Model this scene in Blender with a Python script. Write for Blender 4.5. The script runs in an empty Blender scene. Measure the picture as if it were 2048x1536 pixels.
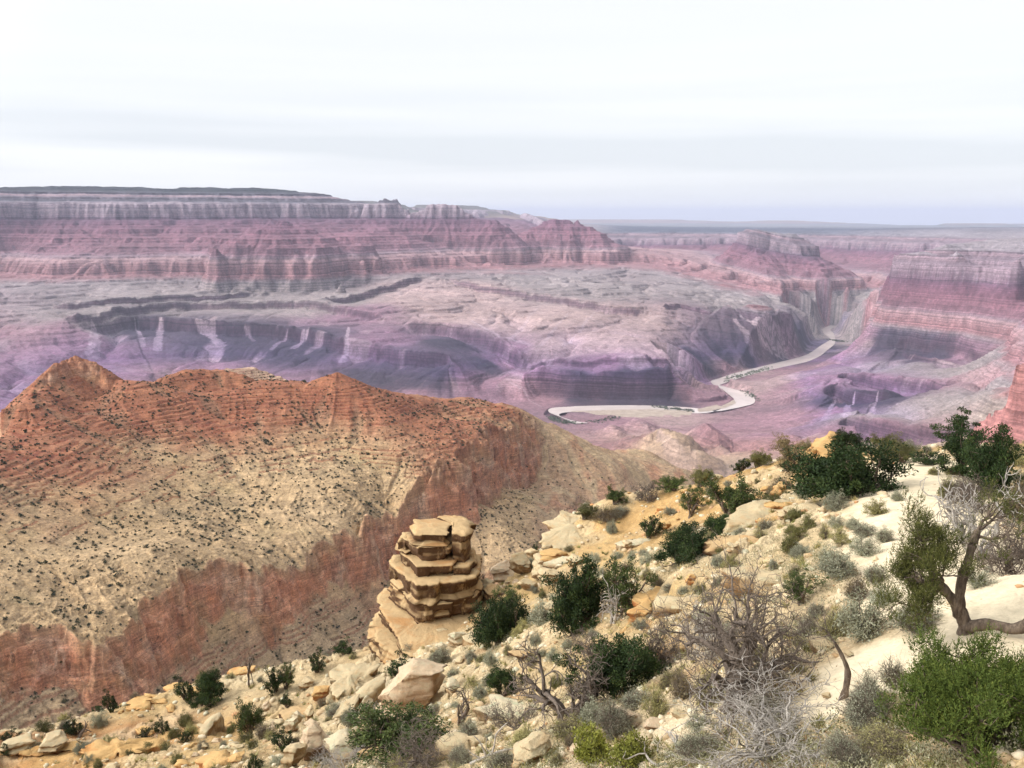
import bpy, math, random
import numpy as np
from mathutils import Vector, Matrix
C = bpy.context.scene.collection
SC = bpy.context.scene
PITCH = math.radians(10.8)
FPX = 1774.0                       # focal length in pixels of a 2048 px wide frame
# ------------------------------------------------------------------ camera
cam = bpy.data.cameras.new('camera')
cam.sensor_width = 36.0
cam.lens = 36.0*FPX/2048.0
cam.clip_start = 0.5
cam.clip_end = 400000.0
camo = bpy.data.objects.new('camera', cam)
camo.location = (0, 0, 0)
camo.rotation_euler = (math.radians(90)-PITCH, 0, 0)
C.objects.link(camo)
SC.camera = camo
# ------------------------------------------------------------------ light
SUN = Vector((-0.80, -0.22, 0.62)).normalized()
SUN_EL = math.asin(SUN.z)
SUN_ROT = math.atan2(SUN.x, SUN.y)
sun = bpy.data.lights.new('sun', 'SUN')
sun.energy = 1.5
sun.angle = math.radians(10)
sun.color = (1.0, 0.93, 0.82)
suno = bpy.data.objects.new('sun', sun)
suno.rotation_euler = SUN.to_track_quat('Z', 'Y').to_euler()
C.objects.link(suno)
SC.view_settings.view_transform = 'Standard'
SC.view_settings.look = 'None'
SC.view_settings.exposure = 0.45
SC.view_settings.gamma = 1.0
W = bpy.data.worlds.new("World")
SC.world = W
W.use_nodes = True
def world_nodes():
    nt = W.node_tree
    nt.nodes.clear()
    N, L = nt.nodes, nt.links
    out = N.new('ShaderNodeOutputWorld'); bg = N.new('ShaderNodeBackground')
    bg.inputs['Strength'].default_value = 0.1
    sky = N.new('ShaderNodeTexSky'); sky.sky_type = 'NISHITA'; sky.sun_disc = False
    sky.sun_elevation = SUN_EL; sky.sun_rotation = SUN_ROT
    tc = N.new('ShaderNodeTexCoord')
    sep = N.new('ShaderNodeSeparateXYZ'); L.new(tc.outputs['Generated'], sep.inputs[0])
    # stratus deck: noise stretched along the horizon
    mp = N.new('ShaderNodeMapping'); mp.inputs['Scale'].default_value = (0.9, 0.9, 16.0); mp.inputs['Location'].default_value = (3.1, 0.4, 1.7)
    L.new(tc.outputs['Generated'], mp.inputs['Vector'])
    nz = N.new('ShaderNodeTexNoise'); nz.inputs['Scale'].default_value = 1.6; nz.inputs['Detail'].default_value = 3.5; nz.inputs['Roughness'].default_value = 0.45
    L.new(mp.outputs[0], nz.inputs['Vector'])
    # a band of thinner, greyer cloud low above the horizon
    rp = N.new('ShaderNodeValToRGB'); cr = rp.color_ramp
    cr.elements[0].position = 0.0; cr.elements[0].color = (0.15, 0.15, 0.15, 1)
    e = cr.elements.new(0.10); e.color = (0.75, 0.75, 0.75, 1)
    e = cr.elements.new(0.17); e.color = (0.45, 0.45, 0.45, 1)
    e = cr.elements.new(0.26); e.color = (0.12, 0.12, 0.12, 1)
    cr.elements[-1].position = 1.0; cr.elements[-1].color = (0.03, 0.03, 0.03, 1)
    mu = N.new('ShaderNodeMath'); mu.operation = 'MULTIPLY'; mu.inputs[1].default_value = 1.6
    L.new(sep.outputs['Z'], mu.inputs[0]); L.new(mu.outputs[0], rp.inputs['Fac'])
    n2 = N.new('ShaderNodeMapRange'); n2.inputs[1].default_value = 0.35; n2.inputs[2].default_value = 0.65; n2.inputs[3].default_value = 0.0; n2.inputs[4].default_value = 1.9
    L.new(nz.outputs['Fac'], n2.inputs[0])
    m2 = N.new('ShaderNodeMath'); m2.operation = 'MULTIPLY'; m2.use_clamp = True
    L.new(rp.outputs['Color'], m2.inputs[0]); L.new(n2.outputs[0], m2.inputs[1])
    cl = N.new('ShaderNodeMix'); cl.data_type = 'RGBA'
    cl.inputs['A'].default_value = (9.6, 9.7, 9.95, 1); cl.inputs['B'].default_value = (7.9, 8.2, 8.6, 1)
    L.new(m2.outputs[0], cl.inputs['Factor'])
    # the deck is brighter on the side of the hidden sun
    dt = N.new('ShaderNodeVectorMath'); dt.operation = 'DOT_PRODUCT'; dt.inputs[1].default_value = SUN
    L.new(tc.outputs['Generated'], dt.inputs[0])
    br = N.new('ShaderNodeMapRange'); br.interpolation_type = 'SMOOTHSTEP'; br.inputs[1].default_value = 0.22; br.inputs[2].default_value = 1; br.inputs[3].default_value = 0.83; br.inputs[4].default_value = 3.0
    L.new(dt.outputs['Value'], br.inputs[0])
    # unseen dark sector added behind the viewer's right shoulder to dim the sky fill
    d2 = N.new('ShaderNodeVectorMath'); d2.operation = 'DOT_PRODUCT'; d2.inputs[1].default_value = (0.66, -0.74, 0.12)
    L.new(tc.outputs['Generated'], d2.inputs[0])
    b2 = N.new('ShaderNodeMapRange'); b2.interpolation_type = 'SMOOTHSTEP'; b2.inputs[1].default_value = 0.0; b2.inputs[2].default_value = 0.75; b2.inputs[3].default_value = 1.0; b2.inputs[4].default_value = 0.30
    L.new(d2.outputs['Value'], b2.inputs[0])
    bm_ = N.new('ShaderNodeMath'); bm_.operation = 'MULTIPLY'; L.new(br.outputs[0], bm_.inputs[0]); L.new(b2.outputs[0], bm_.inputs[1]); br = bm_
    vm = N.new('ShaderNodeVectorMath'); vm.operation = 'SCALE'
    L.new(cl.outputs['Result'], vm.inputs[0]); L.new(br.outputs[0], vm.inputs['Scale'])
    mx = N.new('ShaderNodeMix'); mx.data_type = 'RGBA'; mx.inputs['Factor'].default_value = 0.88
    L.new(sky.outputs[0], mx.inputs['A']); L.new(vm.outputs[0], mx.inputs['B'])
    L.new(mx.outputs['Result'], bg.inputs['Color']); L.new(bg.outputs[0], out.inputs[0])
world_nodes()
# ------------------------------------------------------------------ pixel -> ray helpers
CP, SP = math.cos(PITCH), math.sin(PITCH)
def ray(px, py):
    u = (px-1024.0)/FPX; v = (768.0-py)/FPX
    return u, CP+v*SP, -SP+v*CP
def at(px, py, d):
    """point at horizontal distance d (m) along the sight line of a pixel"""
    x, y, z = ray(px, py); h = math.hypot(x, y)
    return x/h*d, y/h*d, z/h*d
def at_z(px, py, z):
    x, y, zz = ray(px, py); t = z/zz
    return x*t, y*t, z
# ------------------------------------------------------------------ noise
_rs = np.random.RandomState(7)
_perm = _rs.permutation(256); _perm = np.concatenate([_perm, _perm, _perm]).astype(np.int32)
_ga = _rs.rand(256)*2*np.pi
_gx = np.cos(_ga).astype(np.float32); _gy = np.sin(_ga).astype(np.float32)
def pn(x, y, seed=0):
    """2-D gradient noise, about -1..1"""
    x = np.asarray(x, dtype=np.float64)+seed*17.37; y = np.asarray(y, dtype=np.float64)-seed*9.71
    xf = np.floor(x); yf = np.floor(y)
    fx = (x-xf).astype(np.float32); fy = (y-yf).astype(np.float32)
    xi = xf.astype(np.int64) & 255; yi = yf.astype(np.int64) & 255
    x1 = (xi+1) & 255; y1 = (yi+1) & 255
    def g(a, b, dx, dy):
        h = _perm[_perm[a]+b]
        return _gx[h]*dx+_gy[h]*dy
    u = fx*fx*fx*(fx*(fx*6-15)+10); v = fy*fy*fy*(fy*(fy*6-15)+10)
    a = g(xi, yi, fx, fy); b = g(x1, yi, fx-1, fy); c = g(xi, y1, fx, fy-1); d = g(x1, y1, fx-1, fy-1)
    return ((a+(b-a)*u)*(1-v)+(c+(d-c)*u)*v)*1.5
def fbm(x, y, o=4, seed=0, gain=0.5):
    s = 0.0; a = 1.0; t = 0.0
    for i in range(o):
        s = s+a*pn(x*2.03**i, y*2.03**i, seed+i*3); t += a; a *= gain
    return s/t*1.3
def ridged(x, y, o=4, seed=0, gain=0.5):
    s = 0.0; a = 1.0; t = 0.0
    for i in range(o):
        s = s+a*(1-2*np.abs(pn(x*2.03**i, y*2.03**i, seed+i*3))); t += a; a *= gain
    return s/t
def sst(a, b, x):
    t = np.clip((x-a)/(b-a), 0, 1); return t*t*(3-2*t)
def cells(x, y, seed=0):
    """cellular noise: distance to the nearest and second point, random value of the nearest cell"""
    xf = np.floor(x).astype(np.int64); yf = np.floor(y).astype(np.int64)
    f1 = np.full(x.shape, 9.0, np.float32); f2 = f1.copy(); rv = np.zeros(x.shape, np.float32)
    for i in (-1, 0, 1):
        for j in (-1, 0, 1):
            a = (xf+i+seed*7) & 255; b = (yf+j+seed*3) & 255
            h = _perm[_perm[a]+b]; h2 = _perm[h+77]; h3 = _perm[h+155]
            d = np.sqrt((xf+i+h/256.0-x)**2+(yf+j+h2/256.0-y)**2).astype(np.float32)
            n = d < f1
            f2 = np.where(n, f1, np.minimum(f2, d)); rv = np.where(n, h3/256.0, rv); f1 = np.where(n, d, f1)
    return f1, f2, rv
class RBF:
    """scattered points (azimuth, log distance) -> value, linear kernel"""
    def __init__(s, pts, vals, lam=0.0):
        p = np.array(pts, float); v = np.array(vals, float); n = len(p)
        s.p = p
        d = np.sqrt(((p[:, None]-p[None])**2).sum(2))
        A = np.zeros((n+3, n+3)); A[:n, :n] = -d+np.eye(n)*lam
        A[:n, n] = 1; A[:n, n+1:] = p; A[n, :n] = 1; A[n+1:, :n] = p.T
        b = np.zeros(n+3); b[:n] = v
        s.w = np.linalg.lstsq(A, b, rcond=None)[0]
    def __call__(s, a, l):
        sh = a.shape; a = a.ravel().astype(np.float32); l = l.ravel().astype(np.float32)
        out = np.empty(len(a), np.float32); n = len(s.p)
        w = s.w.astype(np.float32); P = s.p.astype(np.float32)
        for i in range(0, len(a), 20000):
            aa = a[i:i+20000, None]; ll = l[i:i+20000, None]
            d = np.sqrt((aa-P[None, :, 0])**2+(ll-P[None, :, 1])**2)
            out[i:i+20000] = -(d@w[:n])+w[n]+aa[:, 0]*w[n+1]+ll[:, 0]*w[n+2]
        return out.reshape(sh)
def idw(pts, vals, a, l, power=3.0):
    P = np.array(pts, np.float32); V = np.array(vals, np.float32)
    sh = a.shape; a = a.ravel().astype(np.float32); l = l.ravel().astype(np.float32)
    out = np.empty((len(a), V.shape[1]), np.float32)
    for i in range(0, len(a), 20000):
        d = np.sqrt((a[i:i+20000, None]-P[None, :, 0])**2+(l[i:i+20000, None]-P[None, :, 1])**2)+1e-3
        w = d**(-power); w /= w.sum(1, keepdims=True)
        out[i:i+20000] = w@V
    return out.reshape(sh+(V.shape[1],))
def polar(p): return math.atan2(p[0], p[1]), math.log(math.hypot(p[0], p[1]))
def grid_mesh(name, X, Y, Z, attrs=None, colors=None, mat=None):
    nr, nc = X.shape
    me = bpy.data.meshes.new(name)
    co = np.stack([X, Y, Z], -1).reshape(-1, 3).astype(np.float32)
    i = np.arange((nr-1)*(nc-1)); r = i//(nc-1); c = i % (nc-1)
    v0 = r*nc+c
    q = np.stack([v0, v0+1, v0+nc+1, v0+nc], -1).astype(np.int32)
    me.vertices.add(len(co)); me.vertices.foreach_set('co', co.ravel())
    me.loops.add(q.size); me.loops.foreach_set('vertex_index', q.ravel())
    me.polygons.add(len(q)); me.polygons.foreach_set('loop_start', np.arange(len(q), dtype=np.int32)*4)
    me.polygons.foreach_set('use_smooth', np.ones(len(q), bool))
    for k, v in (attrs or {}).items():
        a = me.attributes.new(k, 'FLOAT', 'POINT'); a.data.foreach_set('value', v.ravel().astype(np.float32))
    for k, v in (colors or {}).items():
        a = me.attributes.new(k, 'FLOAT_COLOR', 'POINT')
        cc = np.ones((co.shape[0], 4), np.float32); cc[:, :3] = v.reshape(-1, 3); a.data.foreach_set('color', cc.ravel())
    me.update(calc_edges=True)
    if mat: me.materials.append(mat)
    o = bpy.data.objects.new(name, me); C.objects.link(o)
    return o
def srgb(r, g, b):
    f = lambda c: (c/255/12.92) if c/255 <= 0.04045 else ((c/255+0.055)/1.055)**2.4
    return np.array([f(r), f(g), f(b)])
# ------------------------------------------------------------------ material helpers
class NB:
    def __init__(s, name):
        s.m = bpy.data.materials.new(name); s.m.use_nodes = True
        s.nt = s.m.node_tree; s.N = s.nt.nodes; s.b = s.N['Principled BSDF']
        s.b.inputs['Roughness'].default_value = 0.9
        s.b.inputs['Specular IOR Level'].default_value = 0.15
    def n(s, t, **kw):
        nd = s.N.new(t)
        for k, v in kw.items(): setattr(nd, k, v)
        return nd
    def l(s, a, b): s.nt.links.new(a, b)
    def attr(s, name):
        a = s.n('ShaderNodeAttribute'); a.attribute_name = name; return a
    def noise(s, scale, detail=4, rough=0.55, vec=None, stretch=None, dist=0.0, space='Object'):
        nz = s.n('ShaderNodeTexNoise'); nz.inputs['Scale'].default_value = scale; nz.inputs['Detail'].default_value = detail
        nz.inputs['Roughness'].default_value = rough; nz.inputs['Distortion'].default_value = dist
        if vec is None:
            vec = s.n('ShaderNodeTexCoord').outputs[space]
        if stretch:
            mp = s.n('ShaderNodeMapping'); mp.inputs['Scale'].default_value = stretch; s.l(vec, mp.inputs['Vector']); vec = mp.outputs[0]
        s.l(vec, nz.inputs['Vector']); return nz.outputs['Fac']
    def rng(s, v, a, b, c, d, clamp=True):
        m = s.n('ShaderNodeMapRange'); m.clamp = clamp
        for i, x in enumerate((a, b, c, d)): m.inputs[i+1].default_value = x
        s.l(v, m.inputs[0]); return m.outputs[0]
    def mix(s, f, a, b, blend='MIX'):
        m = s.n('ShaderNodeMix'); m.data_type = 'RGBA'; m.blend_type = blend
        for v, k in ((f, 'Factor'), (a, 'A'), (b, 'B')):
            if hasattr(v, 'is_output'): s.l(v, m.inputs[k])
            elif isinstance(v, (int, float)): m.inputs[k].default_value = v
            else: m.inputs[k].default_value = (v[0], v[1], v[2], 1)
        return m.outputs['Result']
    def math(s, op, a, b=0.5, clamp=False):
        m = s.n('ShaderNodeMath'); m.operation = op; m.use_clamp = clamp
        for i, v in enumerate((a, b)):
            if hasattr(v, 'is_output'): s.l(v, m.inputs[i])
            else: m.inputs[i].default_value = v
        return m.outputs[0]
    def scale(s, col, f):
        m = s.n('ShaderNodeVectorMath'); m.operation = 'SCALE'; s.l(col, m.inputs[0])
        if hasattr(f, 'is_output'): s.l(f, m.inputs['Scale'])
        else: m.inputs['Scale'].default_value = f
        return m.outputs[0]
    def ramp(s, v, stops):
        r = s.n('ShaderNodeValToRGB'); cr = r.color_ramp
        while len(cr.elements) < len(stops): cr.elements.new(0.5)
        for e, (p, c) in zip(cr.elements, stops): e.position = p; e.color = (c[0], c[1], c[2], 1)
        s.l(v, r.inputs['Fac']); return r.outputs['Color']
    def bump(s, h, strength=0.5, dist=0.1):
        b = s.n('ShaderNodeBump'); b.inputs['Strength'].default_value = strength; b.inputs['Distance'].default_value = dist
        s.l(h, b.inputs['Height']); s.l(b.outputs[0], s.b.inputs['Normal'])
    def col(s, c):
        if hasattr(c, 'is_output'): s.l(c, s.b.inputs['Base Color'])
        else: s.b.inputs['Base Color'].default_value = (c[0], c[1], c[2], 1)
def tag(o, label=None, cat=None, group=None, kind=None):
    if label: o['label'] = label
    if cat: o['category'] = cat
    if group: o['group'] = group
    if kind: o['kind'] = kind
    return o
# ================================================================== CANYON (far terrain)
KM = 1000.0
# scarps: traced top edges of cliffs (px, py, km), height of the cliff in m, reach in m
SCARPS = [
 ([(105,618,9.9),(135,612,9.75),(220,606,9.8),(340,600,9.9),(450,594,10.0),(520,586,10.2)], 55, 350),
 ([(130,640,9.1),(150,630,9.1),(230,620,9.5),(300,612,9.75),(380,604,9.85),(480,602,9.8),(590,606,9.7),(660,614,9.4),(755,630,8.9),(770,640,8.75)], 70, 380),
 ([(140,650,8.95),(200,640,9.3),(275,630,9.55),(380,638,9.1),(500,647,8.85),(600,657,8.5),(700,680,7.95),(800,702,7.55),(890,707,7.35),(905,720,7.2)], 110, 420),
 ([(640,604,9.6),(700,596,9.8),(740,582,10.1),(760,573,10.3),(820,558,10.8),(850,550,11.0)], 70, 350),
 ([(885,553,10.8),(940,566,10.4),(1024,580,10.1),(1060,588,9.9),(1160,603,9.5),(1220,613,9.2),(1270,618,9.1),(1290,622,9.1)], 70, 350),
 ([(800,652,8.6),(880,650,8.5),(940,662,8.25),(1000,684,7.9),(1030,705,7.55),(1045,725,7.3)], 130, 380),
 ([(1045,728,7.3),(1090,722,7.3),(1140,728,7.2),(1200,724,7.2),(1270,718,7.2),(1310,712,7.25),(1335,716,7.3),(1350,735,7.3)], 45, 150),
 ([(1050,748,7.12),(1100,745,7.06),(1150,748,6.98),(1220,745,6.96),(1290,742,6.96),(1335,738,7.0),(1352,748,7.1)], 190, 160),
 ([(1320,615,9.1),(1360,608,9.3),(1400,618,9.2),(1420,628,9.1)], 50, 250),
 ([(1722,660,9.7),(1735,638,10.1),(1760,637,10.1),(1800,643,9.95),(1850,650,9.8),(1900,660,9.6),(1930,668,9.5)], 85, 300),
 ([(1790,682,8.7),(1810,680,8.7),(1860,684,8.6),(1910,693,8.45),(1960,712,8.1),(1990,716,8.0)], 90, 300),
 ([(1805,690,8.5),(1830,702,8.2),(1880,712,8.0),(1960,722,7.8)], 40, 200),
 ([(1670,752,7.4),(1690,745,7.55),(1730,748,7.45),(1780,756,7.25),(1830,758,7.2),(1880,768,6.95),(1915,768,6.9)], 100, 260),
 ([(1640,790,6.85),(1670,770,7.0),(1720,782,6.7),(1790,792,6.5)], 90, 200),
 ([(1675,850,5.65),(1692,834,5.8),(1740,840,5.7),(1800,850,5.55),(1870,856,5.45),(1930,858,5.4),(1990,862,5.3)], 95, 260),
 ([(1615,655,10.6),(1640,642,11.0),(1690,632,11.4),(1700,630,11.5)], 70, 200),
 ([(1380,808,6.95),(1420,798,7.0),(1450,790,7.1),(1462,770,7.45)], 35, 120),
]
# smooth ground controls (px, py, km)
G = [
 # Tonto slopes, left
 (0,590,10.3),(100,582,10.5),(200,577,10.7),(300,573,10.8),(400,575,10.7),(500,580,10.6),(600,580,10.6),(700,573,10.6),
 (-150,620,9.8),(0,640,9.4),(60,650,9.2),(100,680,8.7),
 (165,710,8.4),(250,700,8.6),(325,698,8.6),(450,708,8.3),(540,728,7.85),(675,745,7.5),(800,775,7.05),(880,780,6.95),
 (0,700,8.5),(0,745,7.75),(-150,740,7.8),(0,800,6.85),(-150,800,6.85),(200,760,7.6),(400,772,7.35),(600,790,7.05),(830,812,6.72),(920,805,6.8),
 (560,690,8.3),(400,672,8.75),(700,715,7.7),
 (900,660,8.1),(920,740,7.3),(960,772,7.05),(1000,745,7.25),(1030,790,6.95),(980,730,7.45),
 # centre
 (1100,695,7.6),(1200,690,7.65),(1300,680,7.8),(1200,650,8.4),(1100,640,8.6),(1000,622,9.1),(950,640,8.8),(900,622,9.2),(850,602,9.6),(800,605,9.4),(800,590,9.9),
 (1060,660,8.2),(1330,650,8.5),(1345,690,7.75),(1340,625,9.0),(1150,570,10.3),(1250,590,9.9),
 (1110,806,6.83),(1200,806,6.83),(1330,806,6.83),(1365,770,7.35),
 (1080,550,11.2),(1000,545,11.3),(900,545,11.2),
 # blue side valley
 (850,530,11.8),(900,512,12.4),(950,500,13.0),(1000,492,13.6),(1050,485,14.2),(1100,488,13.8),(1050,520,12.7),(1100,540,11.9),(1200,545,11.9),(1300,560,11.4),(1400,570,11.2),(1150,500,13.6),(1250,500,14.2),(1330,520,13.2),
 # behind dark hill
 (1400,602,10.2),(1500,592,10.8),(1580,612,10.6),(1600,580,11.6),(1500,560,12.0),(1420,540,12.6),
 # river plane
 (1690,640,11.9),(1700,646,11.7),(1660,665,10.95),(1655,675,10.6),(1640,690,10.1),(1590,715,9.3),(1500,735,8.75),(1440,755,8.2),(1480,795,7.3),(1500,808,7.03),(1450,818,6.85),(1400,822,6.77),(1250,818,6.82),(1110,828,6.66),(1150,840,6.5),(1300,830,6.63),
]
def zpt(px, d, z):       # explicit height
    a = polar(at(px, 430, d*KM)); return (a[0], a[1], z)
CT = []
for px, py, d in G:
    p = at(px, py, d*KM); a = polar(p); CT.append((a[0], a[1], max(p[2], -1452.0)))
for (px, py, d) in [  # upper levels and right-hand side
 (-250,385,13.6),(0,385,13.6),(150,386,13.6),(300,388,13.6),(450,390,13.6),(560,391,13.7),(640,393,13.9),
 (-250,440,13.1),(0,437,13.1),(150,437,13.05),(300,437,13.0),(450,437,13.1),(560,438,13.3),(660,434,13.6),(720,432,13.7),
 (0,475,12.9),(30,500,12.8),(0,545,12.1),(100,478,12.5),(250,470,12.3),(400,470,12.2),(700,460,12.6),(760,445,13.2),
 (70,520,11.9),(150,510,11.6),(300,508,11.5),(420,505,11.5),(490,505,11.1),(620,505,11.2),(660,482,11.8),(760,478,12.0),(820,480,12.1),
 (40,556,11.4),(120,548,11.2),(300,542,11.1),(440,548,10.95),(490,556,10.65),(550,560,10.6),(615,552,10.7),(680,525,11.2),(760,520,11.4),(810,515,11.7),
 (1690,612,11.3),(1755,540,9.55),(1730,558,9.9),(1702,590,10.6),(1780,620,10.3),(1740,625,10.6),(1850,632,9.9),(1950,640,9.4),(1720,665,10.3),(1760,690,9.2),(1700,700,9.0),(1650,715,8.9),
 (1700,735,8.05),(1600,745,8.0),(1540,760,7.8),(1550,785,7.3),(1600,790,7.1),(1640,775,7.2),(1520,830,6.55),(1600,830,6.4),(1560,860,5.9),(1640,860,5.8),(1650,830,6.2),
 (1780,725,8.1),(1850,735,7.7),(1950,745,7.3),(1900,730,7.8),
 (1800,805,6.3),(1900,795,6.2),(1960,785,5.9),(1850,820,5.95),(1990,800,5.5),
 (2048,640,7.9),(2048,690,7.0),(2000,700,7.6),(2020,740,6.6),(2200,650,6.8),(2200,740,5.6),
 (2048,830,4.6),(1960,850,4.9),(2200,840,4.2),
 (1780,540,9.6),(1850,548,9.25),(1950,560,8.95),(2048,566,8.6),(2200,566,8.3),(1762,580,9.75),(1850,606,9.4),(1950,615,9.0),(2048,612,8.5),
 (1690,560,14.0),(1660,580,13.0),(1690,602,12.9),(1620,575,12.6),(1740,540,14.6),
 (1700,880,5.0),(1800,890,4.9),(1900,890,4.8),
 (1300,880,5.3),(1400,870,5.6),(1250,860,5.9),(1480,880,5.2),(1200,880,5.4),(1180,850,6.2),(1550,900,4.9),
 (1150,920,4.9),(1330,935,4.6),(1450,930,4.6)]:
    p = at(px, py, d*KM); a = polar(p); CT.append((a[0], a[1], max(p[2], -1448.0)))
for (px, d, z) in [
 (-250,15.5,355),(0,15.5,360),(300,15.5,360),(560,15.5,350),(640,15,300),(700,15,60),(-250,25,360),(300,25,360),(600,25,300),(700,20,150),(-250,33,350),(300,33,340),(600,33,300),
 (800,15,-120),(850,17,-200),(950,17,-250),(1000,20,-200),(850,25,50),(1000,25,0),(1100,18,-330),(1100,25,-200),(1000,33,0),
 (1180,19.5,-255),(1300,19.5,-285),(1440,19,-305),(1560,18,-318),(1640,18,-325),(1710,17.2,-325),(1790,16.6,-322),(1740,12.0,-1150),(1780,11.4,-800),(1800,12.5,-900),(1900,12.2,-500),(1800,15,-800),(1720,15.6,-800),
 (1200,22,-275),(1400,22,-300),(1600,20,-320),(1880,16,-330),(2048,14,-335),(2200,14,-335),(1800,24,-340),(2200,24,-340),(1200,33,-360),(1500,33,-380),(2000,33,-380),
 (1190,17.3,-560),(1300,17.0,-600),(1440,16.3,-650),(1560,15.5,-700),(1650,16.4,-720),
 (1795,9.15,-300),(1850,8.98,-305),(1920,8.8,-322),(2048,8.55,-335),(2200,8.3,-345),(1800,10.3,-312),(1900,10.2,-312),(2048,10.0,-330),(2200,10,-330),
 (-250,3.2,-1400),(300,3.2,-1430),(900,3.2,-1440),(1300,3.2,-1420),(1600,3.4,-1380),(1900,3.4,-1250),(-250,5,-1430),(300,5,-1440),(800,5,-1440),
 (300,2.1,-1300),(900,2.1,-1300),(1400,2.1,-1300),(1700,2.3,-1250),(2000,2.3,-900),(2250,2.3,-850),(2250,3.3,-950),(2048,3.6,-1000)]:
    CT.append(zpt(px, d, z))
for pl, h, L in SCARPS:
    for k, (px, py, d) in enumerate(pl):
        e = 1.0 if 0 < k < len(pl)-1 else 0.0
        p = at(px, py, d*KM); a = polar(p); CT.append((a[0], a[1], p[2]-h*0.5*e))
# ridge / butte tops: polyline (px, py, km), flat half width, side slope
CRESTS = [
 ([(570,441,11.3)], 12, 0.75), ([(545,452,11.2),(600,455,11.3)], 60, 0.42), ([(490,503,10.95),(540,500,10.9),(600,502,10.95)], 90, 0.6),
 ([(765,411,13.6),(788,411,13.6)], 45, 2.6), ([(740,432,13.5),(776,428,13.5),(810,434,13.5)], 60, 0.45),
 ([(820,437,13.3),(880,434,13.2),(940,436,13.1),(978,442,13.0),(1000,458,12.9)], 30, 0.62),
 ([(1060,456,13.4),(1090,446,13.5),(1130,446,13.5),(1180,458,13.4),(1200,468,13.3)], 30, 0.62), ([(1107,440,13.5)], 12, 0.62), ([(1155,445,13.5)], 10, 0.7),
 ([(1345,668,8.6),(1400,640,8.95),(1430,628,9.1),(1455,613,9.2)], 20, 0.74, 500), ([(1475,616,9.3),(1505,606,9.4),(1560,622,9.65),(1600,640,9.95),(1640,665,10.5)], 15, 0.74, 500),
 ([(1400,642,8.9),(1380,690,8.4)], 10, 0.7), ([(1505,610,9.35),(1520,660,9.05),(1530,700,8.9)], 10, 0.6),
 ([(1330,700,7.55),(1322,688,7.7)], 35, 0.9), ([(1300,690,7.65)], 10, 0.8),
 ([(1505,466,13.6),(1540,467,13.6),(1580,468,13.6)], 90, 0.95), ([(1500,494,13.4),(1590,500,13.3)], 100, 0.5, 400), ([(1520,500,13.1),(1530,530,12.5)], 60, 0.5),
 ([(1992,822,3.05),(2048,800,3.0),(2200,786,2.95)], 22, 2.2, 380),
 ([(1290,870,5.2),(1320,850,5.1),(1345,868,4.9),(1350,880,4.75)], 15, 0.55), ([(1400,905,4.6),(1350,880,4.7)], 15, 0.5),
 ([(1150,862,5.8),(1215,840,5.9),(1262,834,5.95),(1300,848,5.8)], 18, 0.5, 250), ([(1385,864,5.3),(1410,848,5.35),(1430,862,5.2),(1448,892,4.9)], 10, 0.6, 250), ([(1215,840,5.9),(1240,870,5.5)], 10, 0.5, 200),
 ([(1765,690,8.9),(1775,680,8.95),(1790,690,8.7)], 15, 0.7),
 ([(1145,566,10.7)], 30, 0.5, 50),
 # pale fins on the dark shoulder, right
 ([(1690,795,6.6)], 5, 0.9),([(1672,810,6.4)], 5, 0.9),([(1745,795,6.5)], 5, 0.9),
 # Supai spurs under the north rim
 ([(120,450,12.9),(110,490,12.2),(95,520,11.8)], 30, 0.55), ([(230,448,12.8),(215,505,11.65)], 25, 0.5), ([(420,446,12.9),(440,518,11.5)], 25, 0.55), ([(650,445,13.2),(680,478,12.1)], 25, 0.45),
 ([(330,448,12.8),(330,500,11.7)], 25, 0.45),
]
RIVER = [  # right bank / left bank pixel pairs down-stream
 ((1686,634),(1706,634)),((1668,647),(1690,648)),((1645,658),(1662,658)),((1648,668),(1668,668)),((1660,678),(1670,686)),((1640,692),(1655,700)),((1616,708),(1640,712)),((1584,718),(1612,724)),((1550,726),(1575,732)),((1510,736),(1530,742)),((1470,746),(1492,752)),((1440,756),(1456,764)),((1422,762),(1440,770)),
 ((1428,770),(1446,772)),((1444,778),(1462,777)),((1456,788),(1490,784)),((1468,798),(1508,795)),((1462,806),(1508,806)),((1448,814),(1490,812)),((1436,820),(1462,818)),((1410,826),(1430,822)),((1370,826),(1380,815)),((1300,824),(1300,811)),((1200,822),(1200,811)),((1130,825),(1110,815)),((1120,832),(1098,824)),((1150,842),(1126,836)),((1180,846),(1146,847))]
ZR = -1447.0
_rl = [at_z(a[0], a[1], ZR) for a, b in RIVER]; _rr = [at_z(b[0], b[1], ZR) for a, b in RIVER]
RC = np.array([((a[0]+b[0])/2, (a[1]+b[1])/2, math.hypot(a[0]-b[0], a[1]-b[1])/2) for a, b in zip(_rl, _rr)])
def seg_dist(X, Y, A, B):
    dx, dy = B[0]-A[0], B[1]-A[1]; L2 = dx*dx+dy*dy+1e-9
    t = np.clip(((X-A[0])*dx+(Y-A[1])*dy)/L2, 0, 1)
    ex = X-(A[0]+t*dx); ey = Y-(A[1]+t*dy)
    return np.sqrt(ex*ex+ey*ey), t, dx*(Y-A[1])-dy*(X-A[0])
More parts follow.
